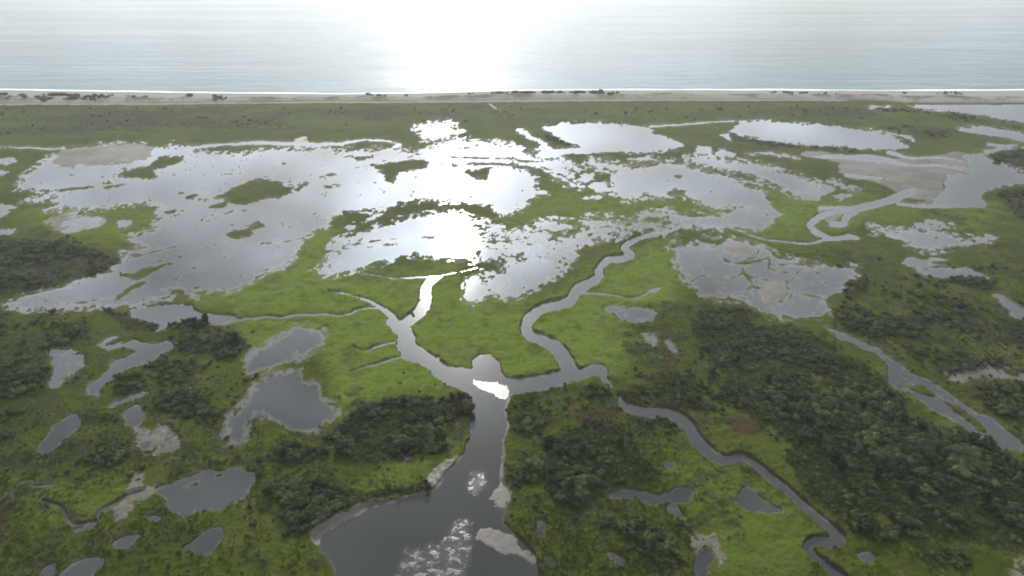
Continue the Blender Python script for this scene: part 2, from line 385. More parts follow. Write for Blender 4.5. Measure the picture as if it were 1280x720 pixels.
b = body("pool", "dark pool in a sandy hollow at the bottom")
water(b, "K 690 650 705 630 740 622 760 650 735 690 730 740 690 740", 0.35, 0.6)
zone(PALE, "K 680 590 750 540 800 580 790 660 760 690 745 620 690 645", 0.8, 9, 6)
b = body("pool", "pale oval pan in a thicket left of the river")
water(b, "Z 500 563 505 560 511 565 511 574 505 576 500 570", 0.15, 0.4)
b = body("pool", "pale curved pan with brown soil beneath it on the right meadow")
water(b, "Z 832 429 836 425 842 428 846 436 845 442 841 440 836 433", 0.15, 0.4)
zone(BROWN, "Z 828 448 836 438 848 440 846 452 830 456", 0.8, 3)
b = body("pool", "faint pans in the open meadow right of the creek")
water(b, "G 530 290 570 265 680 262 730 290 700 320 640 330 560 325", 0.08, 0.8, 1.2, 2.5, -0.2)
water(b, "G 470 260 560 250 560 270 480 280", 0.04, 1, 1.5, 2, 0.6); water(b, "G 640 390 720 380 720 440 680 440", 0.03, 1, 1.6, 2, 1.4)
water(b, "G 675 172 710 155 740 157 700 178", 0.1, 0.4)
b = body("pool", "small pans in the grass near the bottom")
water(b, "K 580 290 605 290 600 312 585 310", 0.1, 0.5); water(b, "K 355 640 385 635 430 668 400 675", 0.05, 0.6, 1, 2, 0.3)
water(b, "L 335 645 370 630 400 655 370 670", 0.08, 0.7, 0.8, 2, 0); water(b, "K 95 520 120 530 110 560 95 550", 0.05, 1, 1, 2, 0); water(b, "K 120 650 150 660 150 695", 0.05, 1, 1, 2, 0)

# ---------------------------------------------------------------- tidal channels
b = body("river", "broad grey tidal river running to the bottom of the frame")
water(b, """F 640 290 655 340 690 390 700 440 740 510 870 580 960 650 1060 690 J 800 40 810 80 790 108 770 120 735 145 760 150 790 128 802 135 805 190 770 260 740 300 680 385 600 425 500 442 400 462 300 500 220 556 215 600
 270 650 300 720 310 790 330 1100 K 200 1100 150 800 100 725 80 640 40 600 0 545 J 920 520 950 430 930 360 925 280 945 200 945 60 K 0 28 60 25 K 0 0 F 1280 612 1250 610 1230 580 1220 530 1180 495 1130 495 1090 520 1080 570 960 545 870 490 810 440 775 390 770 350""", 0.6, 0.35)
creek(b, "F 365 178 450 190 520 210 590 240 640 270 680 312 715 350", [1.6, 2.5, 4, 7, 12], 0.7)
creek(b, "F 935 100 900 112 870 125 845 180 848 230 815 280 760 325 715 350", [2.5, 9, 14, 16, 14, 13], 0.6)
ridge("F 775 285 785 300", 4, 0.2)
b = body("creek", "wide winding creek looping from the river across the green meadow")
creek(b, """C 840 496 760 525 640 550 590 575 560 595 575 620 600 632 570 650 480 665 430 715 G 430 110 330 170 295 220 250 245 160 262 95 310 70 355 90 400 150 425 205 450 245 490 280 545
 290 590 200 625 100 645 -60 660""", [4, 6, 7, 8, 9, 9, 9, 10, 14, 14, 13, 13, 13, 14, 17, 20, 20, 20, 20], 0.9)
creek(b, "G 330 600 400 572 455 578 455 610 500 655", [14, 15, 13, 9, 4], 0.7)
creek(b, "C 835 490 880 490 930 506 1000 495 1080 490", [2.5, 1.5, 2], 0.5)
creek(b, "C 1090 500 1160 520 1220 545 1280 560 D 100 568 200 578 260 565 320 555", [1.5, 2, 3, 4], 0.5)
creek(b, "G 345 185 400 187 500 196 600 214 650 200 690 175", [2.2, 1.2], 0.4)
b = body("creek", "meandering creek with a hairpin bend at the lower right")
creek(b, "K 405 50 425 85 500 110 580 110 650 148 690 210 740 258 800 288 860 278 910 300 L 0 345 80 410 180 500 240 555 268 590 230 596 180 590 148 610 160 640 195 672 240 705 280 740 300 800",
      [5, 13, 14, 14, 15, 15, 13, 10, 10, 10, 10, 11, 13, 16, 15, 10, 10, 10, 12, 14, 14], 0.8)
b = body("inlet", "wide grey inlet with grassy bars at the right")
water(b, "H 290 362 330 365 440 410 550 465 640 530 760 590 830 620 860 660 L 640 0 700 60 800 110 880 160 950 210 955 250 910 250 840 220 760 185 720 150 600 90 540 30 490 0 H 700 690 610 630 590 560 560 510 480 465 350 410", 0.5, 0.5)
for s in ["H 690 640 740 645 800 670 860 690 880 705 800 690 740 680", "L 530 0 600 20 640 45 700 80 770 120 825 180 790 175 740 130 690 95 620 50 560 30"]: island(s, 0.8, 1.0)
ridge("H 685 598 740 612", 1.8)
b = body("creek", "winding channel from the mudflat with a small oval end at the right")
creek(b, "D 720 318 600 365 520 385 450 405 400 440 375 478 320 480", [10, 9, 9, 8, 8], 0.25)
creek(b, "D 400 410 300 430 240 455 210 490 250 525 320 555 400 545 455 552", [5, 6, 8, 9, 7, 6, 8, 4], 0.5)
creek(b, "D 650 380 760 390 900 392 1080 390", [3.5, 4, 3.5], 0.15)
creek(b, "D 260 398 340 400 430 395", 3, 0.1)
b = body("estuary", "pale branching estuary water around the mudflat at the far right")
water(b, """D 1030 128 980 140 1010 180 1030 225 930 232 890 250 880 300 850 340 830 380 900 392 1080 395 1060 340 1080 312 1180 290 1280 285 1440 290 1440 240 1280 217 1170 180 1090 145 1085 125 1180 105 1280 100 1440 100 1440 85 1280 86 1200 84""", 0.15, 0.6)
water(b, "M 1110 320 1200 318 1280 333 1360 345 1360 362 1280 357 1230 345 1140 330", 0.15, 0.4)
creek(b, "D 1100 80 1180 98 1090 125", 3, 0.1)
for s, wd in [("D 240 142 400 145 500 152 600 165 700 185", [3, 5, 8, 7, 3]), ("D 390 232 480 243 600 252", [4, 2]), ("D 700 186 860 188 1020 215", [2, 3, 6]), ("D 600 122 720 150 850 150 980 165", [4, 3, 1.5, 2])]:
    creek(b, s, wd, 0.06)
for s in ["D 680 365 720 345 780 355 790 375 740 388"]: island(s, 0.6)
island("D 710 198 780 190 880 205 840 215 740 212", 0.5)
b = body("creek", "fine dark ditches branching through the green meadow left of the river")
for s, wd in [("F -120 325 0 312 60 302 140 306 200 295 270 296 350 292 420 300 470 288 510 270 570 262 630 262", [2.6, 2]), ("F 480 455 520 472 560 474 620 450 690 430", [1.2, 2.2]),
              ("F 470 582 530 560 600 542 670 520 738 504", [1.5, 2.6]), ("F 500 80 600 95 680 112 780 108 870 106 930 96 1020 80 1110 58", [1.2, 1.8, 1.2]), ("E 1230 310 1280 318 F 0 312", 2)]:
    creek(b, s, wd, 0.55, 0.2)

# sand bars and silt in the river, raised just above or below the water
BAR = np.zeros(UU.shape)
for s in ["J 870 465 890 405 925 370 950 430 925 505 885 470", "J 825 585 840 545 900 545 960 565 K 30 610 80 640 80 690 20 640 J 930 640 880 605",
          "J 215 600 215 558 300 498 450 448 660 405 600 432 500 452 400 475 320 520 250 570 235 605", "J 650 350 700 300 770 262 740 300 690 385 655 385"]:
    zone(BAR, s, 1.0, 4.0, 2.5)
# wind-ruffled and rapid patches of the river
for s, v_ in [("Z 593 477 605 477 634 486 632 497 625 499 610 490", 1.0), ("Z 598 596 600 606 593 614 588 612 594 600", 0.5), ("Z 582 650 582 740 500 740 497 690 527 687 553 677", 0.42)]:
    zone(RIP, s, v_, 14 if v_ < 1 else 1.0, 5 if v_ < 1 else 0.8)

# ---------------------------------------------------------------- mud, brush, brown patches
for s in ["D 160 130 250 118 420 140 600 150 720 140 850 140 980 128 1030 200 1030 235 880 255 870 290 850 350 830 390 690 385 790 365 700 345 640 330 600 300 540 270 400 245 340 205 370 180 250 150",
          "A 330 108 430 92 560 84 720 84 780 105 760 130 740 165 600 178 400 190 230 185 250 150"]: zone(MUD, s, 1, 2, 0.8)
zone(MUD, "H 900 600 1000 560 1080 550 1280 600 1280 640 950 628", 0.7, 10, 8)
zone(MUD, "B 190 75 225 42 265 75", 1, 1.5, 0.4)
zone(MUD, "D 250 395 430 395 380 440 300 470 260 440", 0.9, 2, 1)
zone(PALE, "I 480 355 540 350 540 385 600 390 590 412 540 430 500 480 440 515 440 480 490 420", 0.75, 9, 6)
zone(PALE, "L 880 720 960 650 1100 600 1100 800 850 800", 0.5, 9, 6)
BRUSH_POLY = [
 ("Z -40 300 150 310 100 400 200 470 330 500 400 560 340 640 200 600 -40 640", 0.36, 0.0, (1, 2), ""), ("Z -40 620 200 640 330 660 400 740 -40 760", 0.28, 0, (1, 2), ""),
 ("Z 1030 310 1130 330 1330 330 1330 560 1200 500 1060 420 1040 380", 0.40, 0.0, (1, 2), ""), ("Z 640 490 760 480 900 520 980 600 960 640 800 740 660 740 630 600", 0.32, 0, (1, 2), ""),
 ("Z -40 134 700 132 1330 134 1330 165 1000 150 600 150 400 165 -40 178", 0.27, 0, (1, 2), ""), ("Z 1140 235 1330 235 1330 350 1200 330", 0.36, 0, (1, 2), ""),
 ("Z 780 390 900 380 890 480 800 470", 0.4, 0, (1, 2), ""), ("Z 330 470 430 470 600 560 420 640 330 600", 0.26, 0, (1, 2), ""),  # (outline, ground darkness, shrubs per square metre, size range m, group)
 ("Z -30 303 45 302 100 310 140 320 155 328 137 338 107 347 65 360 -30 364", 0.9, 0.10, (1.6, 3.0), "shrubs in the dark thicket at the left edge"),
 ("E -100 330 250 340 440 340 450 420 330 440 220 470 250 560 210 680 -100 740", 0.55, 0.07, (1.2, 2.6), "shrubs in the thicket below the lagoon at the left"),
 ("E 610 330 790 330 780 360 640 370", 0.9, 0.16, (1.2, 2.2), "bushes around the leaf shaped pond"),
 ("E 810 350 960 320 1050 335 1160 370 1230 440 1220 490 1100 520 1060 440 980 430 1020 490 930 480 880 490 780 560 730 560 760 520 900 470 910 420 890 380", 0.85, 0.15, (1.4, 2.6), "bushes around the leaf shaped pond"),
 ("E 500 265 560 265 640 300 600 320", 0.8, 0.13, (1.2, 2.0), "bushes around the leaf shaped pond"),
 ("E 570 620 700 580 710 620 600 640", 0.8, 0.16, (1.2, 2.0), "bushes below the hooked pond"),
 ("E 790 590 850 540 980 520 960 620 900 650 800 640", 0.55, 0.12, (1.2, 2.0), "bushes below the hooked pond"),
 ("E 560 650 680 650 640 690 560 690", 0.8, 0.14, (1.2, 2.0), "bushes below the hooked pond"),
 ("I 580 60 680 40 760 60 835 120 800 155 760 155 690 120 600 110", 0.85, 0.17, (1.4, 2.4), "bushes of the dark clump above the mud pan"),
 ("I 310 300 340 260 480 250 480 280 420 310 400 340 390 310", 0.9, 0.20, (1.3, 2.2), "bushes of the lone oval clump at the lower left"),
 ("I 300 150 350 105 430 115 440 140 380 165", 0.7, 0.12, (1.2, 2.0), "low bushes between the two slanting ponds"),
 ("I 420 30 500 10 540 30 460 45", 0.7, 0.15, (1.0, 1.8), "bushes below the hooked pond"),
 ("I 75 300 110 268 145 275 100 300", 0.9, 0.2, (1.0, 1.6), "bushes under the slanting pond"),
 ("I -60 165 60 180 50 210 -60 225", 0.9, 0.16, (1.2, 2.0), "bushes cut by the left edge"),
 ("I -60 90 60 100 150 110 100 130 -60 150", 0.4, 0.06, (1.0, 1.8), "bushes cut by the left edge"),
 ("J 260 200 350 130 430 90 520 60 600 50 700 60 760 40 810 60 805 100 740 140 680 150 690 200 725 240 680 265 600 260 540 290 450 300 380 305 330 270 300 230", 0.9, 0.17, (1.6, 3.0), "shrubs of the curved thicket left of the river"),
 ("J 50 280 90 225 180 240 270 260 260 290 120 305", 0.75, 0.15, (1.3, 2.4), "shrubs of the small thicket below the big grey pond"),
 ("J 25 420 40 375 180 375 300 390 420 410 520 400 640 380 660 395 450 440 330 470 260 510 200 570 120 560 100 450", 0.75, 0.16, (1.4, 2.6), "shrubs along the sandy river bank"),
 ("K 80 280 130 230 180 190 300 145 420 170 490 260 540 340 520 375 400 390 290 400 260 470 170 450 150 370 90 340", 0.9, 0.16, (1.6, 3.1), "shrubs of the round thicket right of the river"),
 ("K 0 90 60 60 160 120 110 190 0 185", 0.6, 0.12, (1.3, 2.2), "shrubs on the point right of the river"),
 ("K 0 310 50 340 40 400 0 400", 0.6, 0.12, (1.2, 2.0), "shrubs on the point right of the river"),
 ("K 310 520 400 500 480 500 560 560 620 640 640 690 540 700 470 620 400 570 320 560", 0.75, 0.16, (1.4, 2.6), "shrubs of the oblong thicket at the bottom"),
 ("K 450 130 600 130 630 180 520 200", 0.7, 0.12, (1.2, 2.2), "shrubs between the round thicket and the creek"),
 ("K 120 20 200 0 200 40", 0.7, 0.12, (1.2, 2.0), "shrubs on the point right of the river"),
 ("K 280 20 350 10 360 50 290 60", 0.8, 0.14, (1.2, 2.2), "shrubs on the point right of the river"),
 ("K 410 40 500 10 640 30 800 100 780 110 650 100 520 85", 0.85, 0.13, (1.3, 2.4), "shrubs along the meandering creek"),
 ("""Z 890 385 940 385 965 402 1000 410 1030 425 1050 440 1075 455 1100 475 1130 500 1127 520 1167 540 1213 553 1260 573 1330 590 1330 660 1280 677 1240 690 1227 680 1173 677 1147 673 1093 677 1060 660 1013 623
  993 593 987 575 987 560 967 537 953 543 927 513 895 500 865 490 845 490 810 478 790 470 865 470 877 455 870 425 865 405""", 0.95, 0.15, (1.7, 3.3), "shrubs of the great thicket at the lower right"),
 ("Z 1035 385 1090 385 1130 400 1190 390 1290 420 1330 450 1200 455 1150 455 1110 445 1060 415", 0.45, 0.06, (1.2, 2.4), "scattered shrubs on the rough ground at the right"),
 ("Z -40 330 60 365 200 400 330 440 330 560 330 640 150 600 -40 600", 0.0, 0.010, (0.7, 1.7), "low bushes scattered over the rough grass at the left"),
 ("Z 1040 320 1330 340 1330 540 1240 520 1160 470 1060 420", 0.0, 0.018, (0.8, 2.0), "low bushes scattered over the rough ground at the right"),
 ("Z 640 480 760 490 900 540 960 620 900 700 660 720 640 600", 0.0, 0.007, (0.6, 1.5), "low bushes scattered over the rough grass right of the river"),
 ("Z 760 390 880 380 880 470 780 470", 0.0, 0.02, (0.7, 1.6), "low bushes scattered beside the great thicket"),
 ("Z -40 134 1330 134 1330 160 900 150 400 160 -40 170", 0.0, 0.0022, (0.8, 2.2), "low bushes on the far marsh"),
 ("H 830 210 950 250 1060 310 1200 400 1360 450 1360 480 1200 440 1050 380 930 300", 0.9, 0.10, (1.4, 2.8), "scattered shrubs on the rough ground at the right"),
 ("H 1130 310 1280 330 1400 340 1400 400 1280 390 1180 370", 0.9, 0.1, (1.4, 2.6), "scattered shrubs on the rough ground at the right"),
 ("H 370 160 480 110 490 180 400 230", 0.8, 0.10, (1.2, 2.4), "scattered shrubs on the rough ground at the right"),
 ("H 840 125 1000 112 1130 130 1120 150 900 150", 0.9, 0.18, (1.5, 2.4), "shrubs of the dark hedge under the twin pool"),
 ("H 700 565 850 580 1080 530 1190 550 1060 565 900 595", 0.9, 0.13, (1.4, 2.4), "shrubs added along the shadow edge above the inlet"),  # shadow edge of the bank put in as darkened ground and shrubs
 ("H 1000 680 1100 640 1280 660 1360 680 1360 720 L 1060 160 960 150 850 110 760 60 780 20", 0.6, 0.11, (1.3, 2.4), "shrubs right of the inlet"),
 ("L 570 640 660 615 760 650 770 690 700 700 600 660", 0.7, 0.16, (1.3, 2.2), "shrubs of the small clump at the bottom right"),
 ("D 1150 330 1280 310 1440 310 1440 470 1280 470 1200 420", 0.85, 0.07, (1.4, 3.0), "shrubs at the right edge by the estuary"),
 ("D 1090 140 1200 115 1280 110 1440 110 1440 230 1280 215 1180 185", 0.95, 0.03, (1.4, 2.6), "shrubs on the estuary island"),
 ("H 480 280 640 320 760 340 760 470 620 460 560 380", 0.5, 0.06, (1.2, 2.2), "scattered shrubs on the rough ground at the right"),
 ("D 540 0 720 -10 900 -10 1000 20 880 50 760 60 720 90 700 40 600 20", 0.7, 0.01, (1.2, 2.2), "shrubs by the far lakes"),
 ("M 60 290 150 290 120 318 75 318", 0.4, 0.0, (1, 2), ""),
 ("C 150 10 230 40 330 80 345 100 250 95 180 65", 0.9, 0.03, (1.2, 2.0), "shrubs on the spit of the left lake"),
 ("Z 1000 137 1090 137 1190 150 1290 164 1290 157 1190 143 1120 136", 0.8, 0.012, (1.5, 2.5), "shrubs beyond the far right pond"),
 ("Z 915 170 960 179 1010 184 1110 190 1110 193 1010 187 950 182 915 174", 0.8, 0.03, (1.0, 1.8), "shrubs on the dike of the right lake"),
 ("Z 150 150 300 146 420 150 330 158 200 160", 0.55, 0.004, (1.2, 2.2), ""), ("Z -30 135 150 137 160 142 -30 145", 0.5, 0.0, (1, 2), ""), ("Z 60 146 130 150 100 156 40 154", 0.5, 0, (1, 2), ""),
 ("Z 310 160 400 156 410 164 330 168", 0.5, 0.0, (1, 2), ""), ("Z 700 140 830 142 900 146 780 150", 0.35, 0, (1, 2), ""), ("Z 880 140 1000 143 1010 150 900 148", 0.5, 0, (1, 2), ""),
]
for s, dk, dens, size, grp in BRUSH_POLY: zone(BRUSH, s, dk, 9 if dens > 0 else 24, 4.5)
far_belt = np.clip((172 - VV) / 10, 0, 1) * (VV > 131)
BRUSH += far_belt * np.clip(1.5 * fbm(XX * 0.45, YY, 42, 151, 4), -0.4, 0.5)
CLEAR = [pts(q) for q in ("Z 1012 466 1030 478 1052 505 1066 526 1050 522 1030 500", "Z 868 440 892 452 905 480 895 500 870 470", "Z 940 398 985 402 960 412 930 408", "Z 1088 640 1120 652 1100 664", "Z 1150 556 1180 566 1160 574")]
for q in CLEAR:
    w_, d_ = poly_sd(smooth_loop(q)); BRUSH[w_] *= 1 - 0.75 * np.clip(d_ / 6 + 0.5 + 0.3 * N_MID[w_], 0, 1)
for s, v_ in [("K 800 130 840 110 930 170 940 200 880 210 820 180", 1.0), ("G 730 265 800 270 790 285", 0.9), ("G 800 215 890 210 840 235", 0.9), ("G 820 270 930 270 860 285", 0.8), ("G 910 215 980 216 980 222", .8),
              ("K 230 105 400 100 380 130 270 140", 0.9), ("K 100 140 170 120 130 180 60 190", 0.8), ("I -60 500 40 500 30 560 -60 570", 0.7), ("H 370 110 480 110 470 200 400 230", 0.5),
              ("G 720 340 830 350 820 370 740 370", 0.8), ("H 300 255 380 265 360 290 320 285", 0.7), ("K 700 60 800 110 740 105", 0.5)]:
    zone(BROWN, s, v_, 9, 5)

BACKLIT = np.zeros(UU.shape)  # brighter meadow grass, with sunward backlight painted into its albedo
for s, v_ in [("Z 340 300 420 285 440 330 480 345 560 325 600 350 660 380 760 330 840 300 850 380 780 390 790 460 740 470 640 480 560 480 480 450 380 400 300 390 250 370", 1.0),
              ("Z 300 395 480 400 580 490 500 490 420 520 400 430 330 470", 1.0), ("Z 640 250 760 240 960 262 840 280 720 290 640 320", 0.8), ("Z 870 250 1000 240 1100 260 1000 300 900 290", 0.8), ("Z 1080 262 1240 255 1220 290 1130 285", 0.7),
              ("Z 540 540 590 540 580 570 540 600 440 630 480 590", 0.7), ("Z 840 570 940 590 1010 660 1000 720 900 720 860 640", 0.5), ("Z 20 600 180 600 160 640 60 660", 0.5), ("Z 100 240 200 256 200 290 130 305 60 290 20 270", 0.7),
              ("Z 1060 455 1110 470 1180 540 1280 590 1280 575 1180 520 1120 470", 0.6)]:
    zone(BACKLIT, s, v_, 30, 8)
for s in ["J 948 30 938 30 934 200 918 280 922 370 934 370 932 285 944 200"]: zone(BAR, s, 0.9, 1.5, 0.5)
# ---------------------------------------------------------------- coast and height field
def coast(u): return np.interp(u, [-40, 0, 100, 200, 320, 430, 520, 600, 640, 760, 960, 1120, 1280, 1320], [112.4, 112.5, 114, 115.5, 117, 117.5, 116.7, 114.7, 113.4, 112.3, 112.6, 113.2, 112.6, 112.6]) + 0.8 * fbm(np.asarray(u, float), np.asarray(u, float) * 0, 90, 131, 4)
def inland(u): return np.interp(u, [-40, 200, 320, 480, 600, 760, 960, 1100, 1130, 1320], [131, 131, 129.6, 128.2, 127, 126, 125.8, 127, 129.5, 129.5]) + 1.0 * fbm(np.asarray(u, float), np.asarray(u, float) * 0, 140, 137, 3)
CO, IN = coast(UU), inland(UU)
beach_t = np.clip((VV - CO) / (IN - CO), -3, 3)
SAND = np.clip((IN - VV + 0.6 * N_BIG) / 0.8, 0, 1)
outside = (UU < -40) | (UU > 1320)
near = np.clip(1 + W / 12, 0, 1); near = near * near * (3 - 2 * near)
BANK = (0.5 + (BANK - 0.5) * near) * np.clip(0.85 + 0.28 * N_MID, 0.35, 1.4)
t_land = np.clip(-W / 1.3, 0, 1)
Z = np.where(W > 0, -0.10 * np.clip(W, 0, 1) - 0.05 * np.clip(W / 6, 0, 4), BANK * t_land)
far_land = np.clip(-W / 8, 0, 1)
Z += far_land * (0.10 * N_BIG + 0.02 * N_FINE + np.clip(BRUSH, 0, 1) * (0.2 + 0.10 * N_MID + 0.06 * N_SPOT))
Z = np.where(MUD > 0.3, np.where(W > 0, Z, 0.015 + 0.05 * np.clip(-W / 4, 0, 1) + 0.01 * N_BIG), Z)
barh = BAR * (0.15 + 0.045 * N_MID)
Z = np.where((BAR > 0.15) & (W > -1), np.maximum(Z, -0.10 + barh), Z)
dune = np.exp(-((beach_t - 0.68) / 0.2) ** 2) * (2.2 + 1.6 * fbm(XX, YY, 30, 41, 4)) + np.clip(beach_t * 6, 0, 1) * 1.0
dune *= np.clip((1.02 - beach_t) / 0.1, 0, 1)
Z = np.where(VV < IN, np.where(beach_t < 0, beach_t * 1.2, np.maximum(0.25 * np.clip((IN - VV) * -1 + 1, 0, 1), dune + 0.02)), Z)
Z = np.maximum(Z, -3.0)

# ---------------------------------------------------------------- materials
def new_mat(name):
    m = bpy.data.materials.new(name); m.use_nodes = True
    nt = m.node_tree; nt.nodes.clear()
    out = nt.nodes.new("ShaderNodeOutputMaterial")
    bs = nt.nodes.new("ShaderNodeBsdfPrincipled")
    nt.links.new(bs.outputs[0], out.inputs[0])
    return m, nt, bs
class NT:
    def __init__(s, nt): s.nt = nt
    def n(s, t, **kw):
        nd = s.nt.nodes.new(t)
        for k, v in kw.items(): setattr(nd, k, v)
        return nd
    def set(s, sock, v):
        if hasattr(v, "links") or isinstance(v, bpy.types.NodeSocket): s.nt.links.new(v, sock)
        else: sock.default_value = v
    def math(s, op, a, b=None, c=None, clamp=False):
        nd = s.n("ShaderNodeMath", operation=op, use_clamp=clamp)
        for i, q in enumerate((a, b, c)):
            if q is not None: s.set(nd.inputs[i], q)
        return nd.outputs[0]
    def noise(s, vec, scale, detail=4, rough=0.55):
        nd = s.n("ShaderNodeTexNoise"); nd.inputs["Scale"].default_value = scale
        nd.inputs["Detail"].default_value = detail; nd.inputs["Roughness"].default_value = rough
        s.nt.links.new(vec, nd.inputs["Vector"]); return nd.outputs["Fac"]
    def mix(s, f, a, b):
        nd = s.n("ShaderNodeMix", data_type='RGBA')
        s.set(nd.inputs["Factor"], f); s.set(nd.inputs["A"], a); s.set(nd.inputs["B"], b)
        return nd.outputs["Result"]
    def ramp(s, f, lo, hi):
        nd = s.n("ShaderNodeMapRange", interpolation_type='SMOOTHSTEP'); s.set(nd.inputs["Value"], f)
        nd.inputs["From Min"].default_value = lo; nd.inputs["From Max"].default_value = hi
        return nd.outputs["Result"]
    def attr(s, name):
        return s.n("ShaderNodeAttribute", attribute_name=name).outputs["Fac"]

def mat_marsh():
    m, nt, bs = new_mat("marsh_ground"); g = NT(nt)
    geo = g.n("ShaderNodeNewGeometry"); pos = geo.outputs["Position"]
    n1 = g.noise(pos, 0.022, 5, 0.6); n2 = g.noise(pos, 0.16, 5, 0.62); n3 = g.noise(pos, 1.1, 4, 0.65)
    grass_light = g.mix(g.ramp(n1, 0.35, 0.65), (0.029, 0.041, 0.006, 1), (0.047, 0.061, 0.009, 1))
    grass_light = g.mix(g.math('MULTIPLY', g.attr('grass_light'), g.ramp(n2, 0.2, 0.6)), grass_light, (0.092, 0.132, 0.018, 1))  # light coming through the blades mixed into the grass colour
    grass_light = g.mix(g.math('MULTIPLY', g.ramp(n2, 0.48, 0.72), 0.55), grass_light, (0.029, 0.036, 0.009, 1))
    grass_light = g.mix(g.math('MULTIPLY', g.ramp(n3, 0.5, 0.75), 0.4), grass_light, (0.080, 0.098, 0.014, 1))
    brush = g.mix(g.ramp(n2, 0.35, 0.65), (0.014, 0.018, 0.007, 1), (0.030, 0.034, 0.014, 1))
    brush = g.mix(g.math('MULTIPLY', g.ramp(n3, 0.45, 0.7), 0.6), brush, (0.045, 0.055, 0.024, 1))
    n4 = g.noise(pos, 0.045, 5, 0.65); n5 = g.noise(pos, 0.07, 5, 0.7)
    grass_light = g.mix(g.math('MULTIPLY', g.ramp(n5, 0.50, 0.66), 0.55), grass_light, (0.066, 0.062, 0.020, 1))
    bf = g.ramp(g.math('ADD', g.math('ADD', g.attr("brush"), g.math('MULTIPLY_ADD', n2, 2.0, -1.0)), g.math('MULTIPLY_ADD', n4, 1.8, -0.9)), 0.26, 0.66)
    col = g.mix(bf, grass_light, brush)
    brown = g.mix(n3, (0.026, 0.019, 0.012, 1), (0.058, 0.037, 0.020, 1))
    col = g.mix(g.math('MULTIPLY', g.ramp(g.math('ADD', g.attr("brown"), g.math('MULTIPLY_ADD', n2, 1.2, -0.6)), 0.25, 0.8), 0.85), col, brown)
    # muddy rim by the water and raw bank faces
    mudc = g.mix(n2, (0.070, 0.062, 0.052, 1), (0.135, 0.12, 0.10, 1))
    mudc = g.mix(g.math('MULTIPLY', n3, 0.4), mudc, (0.09, 0.075, 0.06, 1))
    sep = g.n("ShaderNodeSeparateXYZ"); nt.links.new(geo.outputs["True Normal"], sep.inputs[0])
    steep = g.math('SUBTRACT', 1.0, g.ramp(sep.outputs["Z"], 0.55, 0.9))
    rim = g.math('MULTIPLY', g.attr("rim"), g.ramp(g.math('ADD', g.math('MULTIPLY', n3, 0.4), g.math('MULTIPLY', n2, 0.6)), 0.42, 0.58))
    col = g.mix(g.math('MULTIPLY', rim, 0.8), col, (0.090, 0.080, 0.067, 1))
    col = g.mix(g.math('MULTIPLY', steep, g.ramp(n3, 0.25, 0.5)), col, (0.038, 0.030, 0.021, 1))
    mudc = g.mix(g.ramp(n4, 0.42, 0.62), mudc, (0.052, 0.048, 0.038, 1))
    ms = g.n("ShaderNodeMapping"); ms.inputs["Scale"].default_value = (0.35, 1.0, 1.0); ms.inputs["Rotation"].default_value = (0, 0, 0.35)
    nt.links.new(pos, ms.inputs["Vector"]); rill = g.noise(ms.outputs[0], 0.11, 6, 0.7)
    mudc = g.mix(g.math('MULTIPLY', g.ramp(rill, 0.53, 0.62), 0.7), mudc, (0.045, 0.042, 0.036, 1))
    mud = g.ramp(g.math('ADD', g.attr("mud"), g.math('ADD', g.math('MULTIPLY_ADD', n3, 1.1, -0.55), g.math('MULTIPLY_ADD', n2, 1.1, -0.55))), 0.3, 0.62)
    col = g.mix(mud, col, mudc)
    sandc = g.mix(n3, (0.185, 0.168, 0.146, 1), (0.255, 0.235, 0.205, 1))
    col = g.mix(g.ramp(g.math('ADD', g.attr("pale"), g.math('ADD', g.math('MULTIPLY_ADD', n3, 1.6, -0.8), g.math('MULTIPLY_ADD', n2, 1.6, -0.8))), 0.30, 0.62), col, g.mix(n3, (0.085, 0.078, 0.062, 1), (0.16, 0.145, 0.115, 1)))
    sand = g.attr("sand")
    dgr = g.math('MULTIPLY', g.ramp(g.noise(pos, 0.04, 7, 0.72), 0.47, 0.57), g.attr("dune"))
    dunec = g.mix(g.math('MULTIPLY', dgr, 0.85), sandc, (0.066, 0.062, 0.043, 1))
    col = g.mix(sand, col, dunec)
    nt.links.new(col, bs.inputs["Base Color"])
    wet = g.math('MAXIMUM', mud, g.math('MULTIPLY', rim, 0.6))
    g.set(bs.inputs["Roughness"], g.math('MULTIPLY_ADD', wet, -0.3, 0.95))
    g.set(bs.inputs["Specular IOR Level"], g.math('MULTIPLY_ADD', wet, 0.22, 0.02))
    bmp = g.n("ShaderNodeBump"); bmp.inputs["Distance"].default_value = 0.6
    hgt = g.math('ADD', g.math('MULTIPLY', g.noise(pos, 0.75, 6, 0.68), 1.0), g.math('MULTIPLY', n2, 1.6))
    g.set(bmp.inputs["Strength"], g.math('MULTIPLY_ADD', g.math('MAXIMUM', mud, sand), -0.72, 0.8))
    nt.links.new(hgt, bmp.inputs["Height"]); nt.links.new(bmp.outputs[0], bs.inputs["Normal"])
    return m
